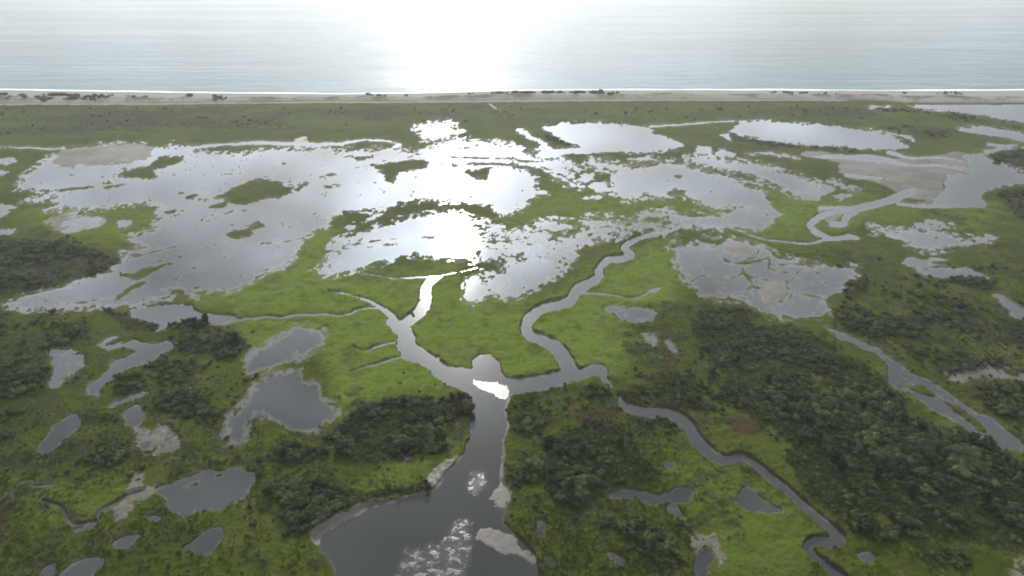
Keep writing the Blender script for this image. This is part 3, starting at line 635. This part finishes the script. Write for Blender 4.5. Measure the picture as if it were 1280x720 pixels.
def mat_water(name, deep, rough, amp, scale, stretch=(1, 1, 1), ripple=False, shallow=True, ior=1.40):
    m, nt, bs = new_mat(name); g = NT(nt)
    geo = g.n("ShaderNodeNewGeometry")
    mp_ = g.n("ShaderNodeMapping"); mp_.inputs["Scale"].default_value = stretch
    nt.links.new(geo.outputs["Position"], mp_.inputs["Vector"]); pos = mp_.outputs[0]
    big = g.noise(geo.outputs["Position"], 0.02, 3)
    g.set(bs.inputs["Base Color"], g.mix(big, deep, tuple(min(1, c * 1.6) for c in deep[:3]) + (1,)))
    nb = g.noise(geo.outputs["Position"], 0.35, 5, 0.65)
    if shallow:
        sh = g.ramp(g.math('ADD', g.attr("shallow"), g.math('MULTIPLY_ADD', nb, 1.5, -0.75)), 0.25, 0.95)
        base = g.mix(sh, g.mix(big, deep, tuple(min(1, c * 1.6) for c in deep[:3]) + (1,)), (0.080, 0.072, 0.057, 1))
        nt.links.new(base, bs.inputs["Base Color"])
    bs.inputs["IOR"].default_value = ior
    bmp = g.n("ShaderNodeBump"); bmp.inputs["Distance"].default_value = 1.0
    h = g.math('MULTIPLY', g.noise(pos, scale, 4, 0.6), amp)
    if ripple:
        rp = g.attr("ripple")
        h = g.math('ADD', h, g.math('MULTIPLY', g.math('MULTIPLY', g.math('MULTIPLY', rp, g.math('SUBTRACT', 1.02, rp)), g.ramp(g.noise(geo.outputs["Position"], 0.5, 3), 0.42, 0.62)), g.math('MULTIPLY', g.noise(geo.outputs["Position"], 5.5, 3, 0.65), 0.24)))
        g.set(bs.inputs["Roughness"], g.math('MULTIPLY_ADD', rp, 0.26, rough))
    elif not shallow:      # open sea: slicks and cat's-paws drawn out along the shore
        m2 = g.n("ShaderNodeMapping"); m2.inputs["Scale"].default_value = (0.12, 1.0, 1.0)
        nt.links.new(geo.outputs["Position"], m2.inputs["Vector"])
        sl = g.ramp(g.noise(m2.outputs[0], 0.012, 5, 0.62), 0.38, 0.66)
        g.set(bs.inputs["Roughness"], g.math('MULTIPLY_ADD', sl, -0.055, rough + 0.02))
    else:
        bs.inputs["Roughness"].default_value = rough
    nt.links.new(h, bmp.inputs["Height"]); nt.links.new(bmp.outputs[0], bs.inputs["Normal"])
    return m
M_marsh = mat_marsh()
M_still = mat_water("marsh_water", (0.016, 0.018, 0.016, 1), 0.06, 0.004, 0.8)
M_river = mat_water("river_water", (0.018, 0.018, 0.016, 1), 0.13, 0.006, 0.6, ripple=True)
M_sea = mat_water("sea_water", (0.050, 0.080, 0.082, 1), 0.165, 1.15, 0.06, (0.22, 1.0, 1.0), shallow=False, ior=1.13)
def mat_simple(name, a, b_, scale, rough=0.9):
    m, nt, bs = new_mat(name); g = NT(nt)
    geo = g.n("ShaderNodeNewGeometry")
    nt.links.new(g.mix(g.noise(geo.outputs["Position"], scale, 5, 0.6), a, b_), bs.inputs["Base Color"])
    bs.inputs["Roughness"].default_value = rough; bs.inputs["Specular IOR Level"].default_value = 0.2
    return m
M_track = mat_simple("track_sand", (0.15, 0.137, 0.112, 1), (0.30, 0.27, 0.225, 1), 0.05)
M_foam = mat_simple("surf_foam", (0.75, 0.76, 0.76, 1), (0.85, 0.86, 0.86, 1), 0.4)
M_bark = mat_simple("bark", (0.05, 0.04, 0.03, 1), (0.12, 0.10, 0.08, 1), 3.0)
def mat_leaf(name, a, b_, c_):
    m, nt, bs = new_mat(name); g = NT(nt)
    oi = g.n("ShaderNodeObjectInfo"); geo = g.n("ShaderNodeNewGeometry")
    pn = g.noise(oi.outputs["Location"], 0.10, 3, 0.6)
    col = g.mix(g.ramp(g.math('ADD', g.math('MULTIPLY', oi.outputs["Random"], 0.6), g.math('MULTIPLY_ADD', pn, 1.6, -0.6)), 0.0, 0.9), a, b_)
    col = g.mix(g.math('MULTIPLY', g.ramp(g.noise(geo.outputs["Position"], 0.9, 3), 0.4, 0.7), 0.6), col, c_)
    nt.links.new(col, bs.inputs["Base Color"])
    bs.inputs["Roughness"].default_value = 0.8; bs.inputs["Specular IOR Level"].default_value = 0.06
    tr = g.n("ShaderNodeBsdfTranslucent"); nt.links.new(col, tr.inputs[0])
    mx = g.n("ShaderNodeMixShader"); mx.inputs[0].default_value = 0.25
    nt.links.new(bs.outputs[0], mx.inputs[1]); nt.links.new(tr.outputs[0], mx.inputs[2])
    nt.links.new(mx.outputs[0], [n for n in nt.nodes if n.type == 'OUTPUT_MATERIAL'][0].inputs[0])
    return m
M_leaf = mat_leaf("shrub_leaf", (0.013, 0.019, 0.007, 1), (0.080, 0.094, 0.036, 1), (0.060, 0.070, 0.038, 1))
M_tree = mat_leaf("tree_leaf", (0.016, 0.026, 0.012, 1), (0.030, 0.042, 0.020, 1), (0.024, 0.034, 0.020, 1))

# ---------------------------------------------------------------- terrain, split into marsh, mudflat and beach
def link(o, parent=None):
    sc.collection.objects.link(o)
    if parent is not None: o.parent = parent
    return o
def mesh_np(name, co, quads, mat, attrs=None, smooth=True):
    me = bpy.data.meshes.new(name)
    nq = len(quads)
    me.vertices.add(len(co)); me.vertices.foreach_set("co", np.ascontiguousarray(co, np.float32).ravel())
    k = quads.shape[1]
    me.loops.add(nq * k); me.loops.foreach_set("vertex_index", np.ascontiguousarray(quads, np.int32).ravel())
    me.polygons.add(nq); me.polygons.foreach_set("loop_start", np.arange(0, nq * k, k, dtype=np.int32))
    me.polygons.foreach_set("use_smooth", np.full(nq, smooth))
    for an, arr in (attrs or {}).items():
        a = me.attributes.new(an, 'FLOAT', 'POINT'); a.data.foreach_set("value", np.ascontiguousarray(arr, np.float32))
    me.update(calc_edges=True)
    me.materials.append(mat)
    return me
nB = len(back_rows)
XF = np.vstack([XX, np.repeat(XX[-1:], nB, 0)])
YF = np.vstack([YY, np.repeat(back_rows[:, None], nU, 1)])
ZF = np.vstack([Z, np.full((nB, nU), 0.3)])
ZF[:nV0][:, [0, -1]] = np.minimum(ZF[:nV0][:, [0, -1]], 0.3)
def full(a): return np.vstack([a, np.zeros((nB, nU))]).ravel()
nV = nV0 + nB
idx = np.arange(nV * nU).reshape(nV, nU)
QU = np.stack([idx[1:, :-1], idx[1:, 1:], idx[:-1, 1:], idx[:-1, :-1]], -1).reshape(-1, 4)
rim = np.clip(1.3 - np.abs(W + 0.8) / 2.0 - 0.3 * (FRINGE < 0.05), 0, 1) * np.clip(1.2 - BANK * 1.5, 0.2, 1)
ATT = dict(brush=full(np.clip(BRUSH, 0, 1)), mud=full(np.maximum(MUD, BAR)), sand=full(SAND), brown=full(BROWN), pale=full(PALE), grass_light=full(np.clip(BACKLIT, 0, 1)), rim=full(rim),
           dune=full(np.exp(-((beach_t - 0.72) / 0.22) ** 2)))
CO3 = np.stack([XF, YF, ZF], -1).reshape(-1, 3)
def sub_mesh(name, qsel, z=None, mat=None, attrs=None):
    q = QU[qsel]; used, inv = np.unique(q.ravel(), return_inverse=True)
    co = CO3[used].copy()
    if z is not None: co[:, 2] = z
    return mesh_np(name, co, inv.reshape(-1, 4), mat, {k: v[used] for k, v in (attrs or {}).items()})
def props(o, label=None, cat=None, group=None, kind=None):
    if label: o["label"] = label
    if cat: o["category"] = cat
    if group: o["group"] = group
    if kind: o["kind"] = kind
    return o
def qmean(a): return full(a)[QU].mean(1)
q_sand = qmean(SAND) > 0.5
q_mud = (qmean(MUD) > 0.45) & ~q_sand
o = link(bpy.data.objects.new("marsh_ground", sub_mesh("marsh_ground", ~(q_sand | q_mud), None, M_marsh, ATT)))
props(o, "flat green salt marsh with darker brush and winding water", None, None, "structure")
o = link(bpy.data.objects.new("mud_flat", sub_mesh("mud_flat", q_mud, None, M_marsh, ATT)))
props(o, "pale brown mud flats beside the lagoon and the estuary", None, None, "structure")
o = link(bpy.data.objects.new("beach", sub_mesh("beach", q_sand, None, M_marsh, ATT)))
props(o, "long pale sandy beach with low dunes between marsh and sea", None, None, "structure")

SHAL = full(np.exp(-np.clip(W, 0, 60) / 3.0) * 0.8 + 0.25 * BAR + 0.30 * np.clip(FRINGE, 0, 1))
# water bodies: each its own level sheet, running a little under the marsh edge
Wd = np.where(outside & (W < 0.0), -99, W)
qw = full(np.where(Wd > -3.0, 1.0, 0.0))[QU].max(1) > 0
qb = np.vstack([BODY, np.full((nB, nU), -1)]).ravel()[QU].max(1)
for k, (nm, lab) in enumerate(BODIES):
    sel = qw & (qb == k)
    if not sel.any(): continue
    flowing = nm in ("river", "inlet", "creek", "estuary")
    o = link(bpy.data.objects.new(nm, sub_mesh(nm, sel, 0.0, M_river if flowing else M_still, dict(ripple=full(RIP), shallow=SHAL) if flowing else dict(shallow=SHAL))))
    props(o, lab, None, None, "structure")

# the sea, from the beach to the horizon
cu = np.concatenate([[-30000, -9000, -2000, -400], np.arange(-40, 1321, 20), [1700, 3300, 10300, 31000]])
cx, cy = ground(np.clip(cu, -40, 1320), coast(cu)); cx = (cu - 640) / F * (np.hypot(cy, H) if False else px_size(coast(cu)) * F)
rows = [cy - 25, cy + 15, cy + 120, cy + 600, cy * 0 + 2500, cy * 0 + 9000, cy * 0 + 30000]
co = np.stack([np.stack([cx if i < 4 else np.sign(cx) * np.maximum(np.abs(cx), 0) * 1.0, r, np.full_like(r, 0.0)], -1) for i, r in enumerate(rows)], 0)
nr, nc = co.shape[:2]; ii = np.arange(nr * nc).reshape(nr, nc)
q = np.stack([ii[:-1, :-1], ii[:-1, 1:], ii[1:, 1:], ii[1:, :-1]], -1).reshape(-1, 4)
o = link(bpy.data.objects.new("sea", mesh_np("sea", co.reshape(-1, 3), q, M_sea, None, False)))
props(o, "calm pale sea glittering under the low sun", None, None, "structure")
# breaking wave along the shore: low foam ridge with ragged edges
su = np.arange(-40, 1321, 3.0)
sx, sy = ground(su, coast(su) - 0.15)
wdt = np.clip(2.3 + 2.2 * fbm(sx, sy * 0, 45, 61, 4), 0.3, 6)
co = np.stack([np.stack([sx, sy - 1.2 - 0.3 * wdt, sx * 0 + 0.03], -1), np.stack([sx, sy + 0.2 * wdt, 0.12 + 0.07 * wdt], -1), np.stack([sx, sy + 0.9 * wdt, 0.1 + 0.06 * wdt], -1),
               np.stack([sx, sy + 1.4 * wdt + 0.6, sx * 0 - 0.03], -1)], 0)
ii = np.arange(4 * len(su)).reshape(4, len(su))
q = np.stack([ii[:-1, :-1], ii[:-1, 1:], ii[1:, 1:], ii[1:, :-1]], -1).reshape(-1, 4)
o = link(bpy.data.objects.new("surf", mesh_np("surf", co.reshape(-1, 3), q, M_foam)))
props(o, "thin white line of surf breaking on the beach", None, None, "stuff")
# sandy track behind the dunes
tu = np.arange(-40, 1060, 6.0)
tv = inland(tu) + 0.25
tx, ty = ground(tu, tv)
co = np.stack([np.stack([tx, ty - 1.3, tx * 0 + 0.85], -1), np.stack([tx, ty + 1.3, tx * 0 + 0.85], -1), np.stack([tx, ty + 3.2, tx * 0 - 0.2], -1), np.stack([tx, ty - 3.2, tx * 0 - 0.2], -1)], 0)
ii = np.arange(4 * len(tu)).reshape(4, len(tu))
q = np.concatenate([np.stack([ii[a, :-1], ii[a, 1:], ii[b2, 1:], ii[b2, :-1]], -1) for a, b2 in ((0, 1), (1, 2), (3, 0))])
o = link(bpy.data.objects.new("dirt_track", mesh_np("dirt_track", co.reshape(-1, 3), q, M_track, None, False)))
props(o, "straight pale sandy track running behind the dunes", None, None, "structure")
p = pts("Z 612 131 617 135 625 140"); tx, ty = ground(p[:, 0], p[:, 1])
co = np.concatenate([np.stack([tx - 1.0, ty, tx * 0 + 0.75], -1), np.stack([tx + 1.0, ty, tx * 0 + 0.75], -1)])
o = link(bpy.data.objects.new("path", mesh_np("path", co, np.array([[0, 3, 4, 1], [1, 4, 5, 2]]), M_track, None, False)))
props(o, "short pale path slanting down from the track", None, None, "structure")

# ---------------------------------------------------------------- shrubs and trees
def crown_mesh(name, seed, mat, n_leaf=230, flat=0.62, leaf=0.2, lumps=7, conical=0.0):
    """unit-radius crown: lumpy masses of foliage covered with leaf-sized faces"""
    r = np.random.default_rng(seed); bm = bmesh.new()
    cent = []
    for k in range(lumps):
        a = r.uniform(0, 2 * math.pi); d = r.uniform(0.1, 0.62) if k else 0
        zc = flat * r.uniform(0.45, 0.95) if k else flat * 0.7
        if conical: d *= (1 - 0.75 * zc / flat) * 0.8; zc = flat * (0.25 + 0.75 * k / lumps)
        rad = r.uniform(0.30, 0.5) * (1 - 0.5 * conical * (k / lumps))
        cent.append((math.cos(a) * d, math.sin(a) * d, zc, rad))
        s = bmesh.ops.create_icosphere(bm, subdivisions=1, radius=rad)
        for v in s["verts"]:
            v.co *= 1 + r.uniform(-0.22, 0.22); v.co.z *= 0.85
            v.co += Vector(cent[-1][:3])
    for k in range(n_leaf):
        c = cent[r.integers(lumps)]
        d = r.normal(size=3); d /= np.linalg.norm(d); d[2] = abs(d[2]) * 0.9 - 0.12
        p = Vector(c[:3]) + Vector(d) * c[3] * r.uniform(0.85, 1.22)
        nrm = (Vector(d) + Vector(r.normal(size=3)) * 0.55).normalized()
        t = nrm.orthogonal().normalized(); b2 = nrm.cross(t)
        s = leaf * r.uniform(0.45, 1.0)
        vs = [bm.verts.new(p + t * s * 0.5), bm.verts.new(p + b2 * s * 0.35 + nrm * s * 0.1), bm.verts.new(p - t * s * 0.5), bm.verts.new(p - b2 * s * 0.35 + nrm * s * 0.1)]
        bm.faces.new(vs)
    # short stems below the leaves
    for k in range(3):
        a = r.uniform(0, 6.28); top = Vector((math.cos(a) * 0.3, math.sin(a) * 0.3, flat * 0.6))
        base = Vector((math.cos(a) * 0.06, math.sin(a) * 0.06, -0.15))
        x = Vector((0.035, 0, 0)); y = Vector((0, 0.035, 0))
        vs = [bm.verts.new(base + x), bm.verts.new(base + y), bm.verts.new(base - x), bm.verts.new(top)]
        for i3 in range(3): bm.faces.new((vs[i3], vs[(i3 + 1) % 3], vs[3]))
    me = bpy.data.meshes.new(name); bm.to_mesh(me); bm.free(); me.materials.append(mat)
    return me
shrub_me = [crown_mesh("shrub", 100 + k, M_leaf, 240, random.uniform(0.5, 0.75)) for k in range(7)]
crown_me = [crown_mesh("crown", 200 + k, M_tree, 320, 1.35, 0.2, 10, 0.8 if k % 2 else 0.3) for k in range(4)]
def trunk_mesh(seed):
    r = random.Random(seed); bm = bmesh.new()
    def limb(a, b_, ra, rb, n=6):
        a = Vector(a); b_ = Vector(b_); d = (b_ - a).normalized(); t = d.orthogonal().normalized(); u = d.cross(t)
        r1 = [bm.verts.new(a + (t * math.cos(k * 6.283 / n) + u * math.sin(k * 6.283 / n)) * ra) for k in range(n)]
        r2 = [bm.verts.new(b_ + (t * math.cos(k * 6.283 / n) + u * math.sin(k * 6.283 / n)) * rb) for k in range(n)]
        for k in range(n): bm.faces.new((r1[k], r1[(k + 1) % n], r2[(k + 1) % n], r2[k]))
    limb((0, 0, -0.3), (0.03, 0.02, 1.1), 0.09, 0.03)
    for k in range(5):
        a = r.uniform(0, 6.28); z = 0.3 + 0.15 * k
        limb((0.01, 0, z), (math.cos(a) * 0.42, math.sin(a) * 0.42, z + 0.28), 0.035, 0.012, 5)
    me = bpy.data.meshes.new("trunk"); bm.to_mesh(me); bm.free(); me.materials.append(M_bark)
    return me
trunk_me = [trunk_mesh(k) for k in range(3)]

# candidates over the surveyed brush areas
def inside(p, x, y):
    ins = np.zeros(len(x), bool); n = len(p)
    for k in range(n):
        a, c = p[k], p[(k + 1) % n]
        if a[1] != c[1]: ins ^= ((a[1] > y) != (c[1] > y)) & (x < (c[0] - a[0]) * (y - a[1]) / (c[1] - a[1]) + a[0])
    return ins
def terrain_at(u, v):
    j = np.clip(np.searchsorted(US, u), 1, nU - 1); i = np.clip(np.searchsorted(VS, v), 1, nV0 - 1)
    return Z[i, j], W[i, j]
def to_px(x, y, z=0.0):
    dy = y; dz = z - H
    zc = dy * math.cos(PITCH) - dz * math.sin(PITCH); yc = dy * math.sin(PITCH) + dz * math.cos(PITCH)
    return 640 + F * x / zc, 360 - F * yc / zc, zc
CAND = []
for s, dk, dens, size, grp in BRUSH_POLY:
    if dens <= 0: continue
    p = pts(s); gx, gy = ground(p[:, 0], p[:, 1])
    area = abs(np.sum(gx * np.roll(gy, -1) - np.roll(gx, -1) * gy)) / 2
    n = int(area * dens * 4.2)
    k = 0; tries = 0
    bb = gx.min(), gx.max(), gy.min(), gy.max()
    x = rng.uniform(bb[0], bb[1], n * 8 + 60); y = rng.uniform(bb[2], bb[3], n * 8 + 60)
    ok = inside(np.stack([gx, gy], -1), x, y)
    clump = fbm(x, y, 16, 71, 4) * 1.6 + 0.14
    ok &= rng.random(len(x)) < np.clip(0.45 + 1.1 * clump, 0.12, 1)
    x, y, clump = x[ok][:n], y[ok][:n], clump[ok][:n]
    drift = rng.random(len(x)) < 0.16
    x = x + drift * rng.normal(size=len(x)) * 5.5; y = y + drift * rng.normal(size=len(x)) * 5.5
    u, v, zc = to_px(x, y)
    z, w = terrain_at(u, v)
    sz = np.where(drift, 0.6, 1.0) * (np.clip(0.62 + (v - 480) / 160, 0.62, 1.1) if "great" in grp else 1.0) * (size[0] + (size[1] - size[0]) * rng.random(len(x)) ** 1.8) * 0.62 * np.exp(0.28 * rng.normal(size=len(x))) * np.clip(0.75 + 0.8 * clump, 0.45, 1.15)
    if 'great' in grp:
        for q_ in CLEAR: w = np.where(inside(q_, u, v) & (rng.random(len(u)) < 0.8), 9, w)
    for i in range(len(x)):
        if w[i] < -1.2: CAND.append((x[i], y[i], z[i], sz[i], sz[i] / zc[i] * F, u[i], v[i], grp))
# stray bushes dotted over the marsh, and the dune bushes
sx_, sy_ = rng.uniform(-20, 1300, 900), rng.uniform(300, 730, 900)
gx, gy = ground(sx_, sy_); z, w = terrain_at(sx_, sy_); br = N_BIG[np.clip(np.searchsorted(VS, sy_), 0, nV0 - 1), np.clip(np.searchsorted(US, sx_), 0, nU - 1)]
for i in range(260):
    side = sx_[i] < 330 or sx_[i] > 830 or sy_[i] > 560
    if w[i] < -4 and br[i] > 0.12 and side:
        sz = rng.uniform(0.5, 1.1); CAND.append((gx[i], gy[i], z[i], sz, 1.0, sx_[i], sy_[i], "stray"))
DUNE = [(2, 122.5, 3.2, 9), (12, 127, 1.6, 4), (27, 123, 2, 5), (32, 126, 2, 4), (66, 122, 3.2, 14), (80, 122, 3, 8), (55, 127, 2.6, 12), (95, 126, 3, 14), (110, 127, 2.6, 10), (127, 126, 2.6, 8), (137, 125, 2, 6),
        (160, 126, 1.6, 3), (170, 126, 1.8, 3), (182, 125, 2, 4), (240, 124.5, 2.6, 8), (270, 126, 2.4, 10), (282, 126, 2, 3), (462, 121, 2.8, 5), (474, 122, 2.2, 5), (482, 123, 2, 3), (508, 121.5, 2.4, 3),
        (588, 119, 1.8, 4), (625, 120, 2.6, 14), (655, 119.5, 3, 16), (690, 119.5, 3, 16), (720, 119.5, 3.0, 16), (745, 119, 3.2, 14), (762, 121, 2.6, 10), (965, 120, 1.8, 6), (985, 120.5, 2.2, 8), (1003, 120, 2, 6), (1030, 122, 1.8, 5), (1045, 122, 1.6, 4), (1130, 119, 1.8, 4), (1180, 119, 1.8, 8), (1195, 118, 1.8, 8)]
DUNE_W = []
for u0, v0, s0, spread in DUNE:
    for k in range(max(3, int(spread * 1.2))):
        u = u0 + rng.normal() * spread * 0.45; v = v0 + rng.normal() * 1.0
        gx_, gy_ = ground(u, v); z, w = terrain_at(np.array([u]), np.array([v]))
        CAND.append((float(gx_), float(gy_), float(z[0]), s0 * rng.uniform(0.45, 1.0), 3.0, u, v, "dune"))
vis = [c for c in CAND if -6 < c[5] < 1286 and c[6] < 724 and c[7] not in ("stray", "dune")]
vis.sort(key=lambda c: -c[4])
IND = vis[:285]
ids = set(id(c) for c in IND)
REST = [c for c in CAND if id(c) not in ids]
LOOK = {g: g for g in set(c[7] for c in CAND)}
for c in IND:
    o = link(bpy.data.objects.new("shrub", random.choice(shrub_me)))
    o.location = (c[0], c[1], c[2] - 0.1); s = c[3]
    o.scale = (s * random.uniform(0.85, 1.15), s * random.uniform(0.85, 1.15), s * random.uniform(0.75, 1.1)); o.rotation_euler.z = random.uniform(0, 6.28)
    g_ = c[7]
    if "great thicket" in g_:
        edge = 960 + (c[6] - 560) * 0.95
        if c[5] < edge + 45: g_ = "shrubs on the great thicket's flank facing the meandering creek"
        elif c[5] > 1090 + (c[6] - 480) * 2.0: g_ = "shrubs on the great thicket's flank facing the wide inlet"
        elif c[6] > 630: g_ = "shrubs at the great thicket's lower end above the small pan"
        else: g_ = "shrubs deep inside the great thicket at the lower right"
    props(o, "grey-green shrub, one of the " + g_, "shrub", g_)
# taller trees standing out of the thickets
TREES = [(685, 566, 3.4), (700, 575, 3.0), (726, 570, 2.8), (775, 562, 2.6), (690, 600, 2.6), (712, 615, 2.6), (1127, 532, 3.4), (1150, 545, 3.2), (1040, 582, 3.0), (1052, 590, 2.8), (1095, 600, 3.0), (1137, 622, 3.2), (1125, 600, 2.6),
         (1230, 628, 3.0), (1215, 560, 2.6), (1010, 530, 2.8), (1020, 555, 2.8), (980, 520, 2.6), (1075, 512, 2.8), (1110, 500, 2.6), (245, 412, 3.0), (258, 406, 2.8), (295, 430, 2.8), (455, 525, 2.6), (505, 512, 2.6), (577, 507, 3.0), (355, 572, 2.4),
         (890, 470, 2.4), (920, 455, 2.4), (960, 480, 2.6)]
ORD = "topmost second third fourth fifth sixth seventh eighth ninth tenth eleventh twelfth thirteenth fourteenth fifteenth sixteenth seventeenth eighteenth".split()
COUNT = {}
for k, (u, v, h) in enumerate(sorted(TREES, key=lambda t: t[1])):
    gx_, gy_ = ground(u, v); z, w = terrain_at(np.array([u]), np.array([v]))
    root = link(bpy.data.objects.new("tree", None)); root.location = (float(gx_), float(gy_), float(max(z[0], 0.1)) - 0.05)
    root.rotation_euler.z = random.uniform(0, 6.28); s = h * 0.85; root.scale = (s, s, s * random.uniform(0.9, 1.15))
    link(bpy.data.objects.new("trunk", trunk_me[k % 3]), root)
    link(bpy.data.objects.new("crown", crown_me[k % 4]), root)
    if u < 340: g_ = "dark trees by the leaf shaped pond"
    elif u < 420: g_ = "dark trees below the big grey pond"
    elif u < 600: g_ = "dark trees in the curved thicket left of the river"
    elif u < 800: g_ = "dark trees in the round thicket right of the river"
    else: g_ = "dark trees in the great thicket at the lower right"
    n_ = COUNT.get(g_, 0); COUNT[g_] = n_ + 1
    props(root, (ORD[n_] + (" from the top" if n_ else "")) + " of the tall " + g_.replace(" at the lower right", "").replace(" of the river", ""), "tree", g_)
# all the smaller, farther shrubs: one instanced mass
proto = bpy.data.collections.new("shrub_prototypes")
for me in shrub_me: proto.objects.link(bpy.data.objects.new("shrub_prototype", me))
def scatter(name, pos, scl, coll, label):
    me = bpy.data.meshes.new(name); me.vertices.add(len(pos)); me.vertices.foreach_set("co", np.ascontiguousarray(pos, np.float32).ravel())
    a = me.attributes.new("size", 'FLOAT', 'POINT'); a.data.foreach_set("value", np.ascontiguousarray(scl, np.float32))
    o = link(bpy.data.objects.new(name, me))
    ng = bpy.data.node_groups.new(name, 'GeometryNodeTree')
    ng.interface.new_socket("Geometry", in_out='INPUT', socket_type='NodeSocketGeometry')
    ng.interface.new_socket("Geometry", in_out='OUTPUT', socket_type='NodeSocketGeometry')
    N, L = ng.nodes, ng.links
    gi, go = N.new("NodeGroupInput"), N.new("NodeGroupOutput")
    ci = N.new("GeometryNodeCollectionInfo"); ci.inputs["Collection"].default_value = coll
    ci.inputs["Separate Children"].default_value = True; ci.inputs["Reset Children"].default_value = True
    ip = N.new("GeometryNodeInstanceOnPoints"); ip.inputs["Pick Instance"].default_value = True
    rv = N.new("FunctionNodeRandomValue"); rv.data_type = 'INT'
    [s_ for s_ in rv.inputs if s_.name == "Max" and s_.type == 'INT'][0].default_value = len(coll.objects) - 1
    L.new([s_ for s_ in rv.outputs if s_.type == 'INT'][0], ip.inputs["Instance Index"])
    rr = N.new("FunctionNodeRandomValue"); rr.data_type = 'FLOAT_VECTOR'
    vmax = [s_ for s_ in rr.inputs if s_.name == "Max" and s_.type == 'VECTOR'][0]; vmax.default_value = (0.15, 0.15, 6.28)
    vmin = [s_ for s_ in rr.inputs if s_.name == "Min" and s_.type == 'VECTOR'][0]; vmin.default_value = (-0.15, -0.15, 0)
    L.new([s_ for s_ in rr.outputs if s_.type == 'VECTOR'][0], ip.inputs["Rotation"])
    na = N.new("GeometryNodeInputNamedAttribute"); na.data_type = 'FLOAT'; na.inputs["Name"].default_value = "size"
    L.new([s_ for s_ in na.outputs if s_.type == 'VALUE'][0], ip.inputs["Scale"])
    L.new(gi.outputs[0], ip.inputs["Points"]); L.new(ci.outputs[0], ip.inputs["Instance"]); L.new(ip.outputs[0], go.inputs[0])
    md = o.modifiers.new("scatter", 'NODES'); md.node_group = ng
    props(o, label, None, None, "stuff")
    return o
scatter("shrubbery", np.array([(c[0], c[1], c[2] - 0.1) for c in REST]), np.array([c[3] for c in REST]), proto, "low dark shrubs spread in thickets over the marsh and dunes")

def tuft_mesh(seed):
    r_ = random.Random(seed); bm_ = bmesh.new()
    for k in range(16):
        a = r_.uniform(0, 6.28); d = r_.uniform(0, 0.75); hgt = r_.uniform(0.35, 0.85); lean = r_.uniform(0.1, 0.5); t = r_.uniform(0, 6.28); wd = r_.uniform(0.10, 0.2)
        c = Vector((math.cos(a) * d, math.sin(a) * d, -0.05)); x = Vector((math.cos(t) * wd, math.sin(t) * wd, 0))
        bm_.faces.new([bm_.verts.new(c - x), bm_.verts.new(c + x), bm_.verts.new(c + Vector((math.cos(a) * lean, math.sin(a) * lean, hgt)))])
    me_ = bpy.data.meshes.new("tussock"); bm_.to_mesh(me_); bm_.free(); me_.materials.append(M_tuft); return me_
M_tuft = mat_leaf("tussock_grass", (0.034, 0.048, 0.010, 1), (0.068, 0.088, 0.020, 1), (0.058, 0.068, 0.020, 1))
tuft = bpy.data.collections.new("tussock_prototypes")
for k in range(5): tuft.objects.link(bpy.data.objects.new("tussock_prototype", tuft_mesh(k)))
n = 90000
tu_, tv_ = rng.uniform(-15, 1295, n), 330 + 400 * rng.random(n) ** 0.85
ii_, jj_ = np.clip(np.searchsorted(VS, tv_), 1, nV0 - 1), np.clip(np.searchsorted(US, tu_), 1, nU - 1)
keep = (W[ii_, jj_] < -1.5) & (MUD[ii_, jj_] < 0.2) & (BAR[ii_, jj_] < 0.1) & (PALE[ii_, jj_] < 0.3)
keep &= rng.random(n) < np.clip(-0.12 + 0.9 * BRUSH[ii_, jj_] + 0.35 * N_BIG[ii_, jj_] + 0.18 * N_MID[ii_, jj_] + 0.2 * np.exp(W[ii_, jj_] / 5), 0.0, 0.8) * (1 - 0.9 * np.clip(BACKLIT[ii_, jj_], 0, 1))
gx, gy = ground(tu_[keep], tv_[keep])
scatter("marsh_grass", np.stack([gx, gy, Z[ii_, jj_][keep]], -1), rng.uniform(0.22, 0.6, keep.sum()), tuft, "coarse grass tussocks scattered over the marsh")

# ---------------------------------------------------------------- haze
bm = bmesh.new(); bmesh.ops.create_cube(bm, size=1.0)
me = bpy.data.meshes.new("haze"); bm.to_mesh(me); bm.free()
o = link(bpy.data.objects.new("haze", me)); o.scale = (72000, 72000, 132); o.location = (0, 0, 62)
me.transform(o.matrix_basis) if False else None
m = bpy.data.materials.new("haze_air"); m.use_nodes = True; nt = m.node_tree; nt.nodes.clear()
out = nt.nodes.new("ShaderNodeOutputMaterial"); pv = nt.nodes.new("ShaderNodeVolumePrincipled")
pv.inputs["Color"].default_value = (0.97, 0.97, 0.95, 1); pv.inputs["Density"].default_value = 0.00011; pv.inputs["Anisotropy"].default_value = 0.40
nt.links.new(pv.outputs[0], out.inputs["Volume"]); me.materials.append(m)
props(o, "thin bright sea haze lying over the marsh", None, None, "stuff")
print("shrubs", len(CAND), "individual", len(IND), "lattice", nV, nU)
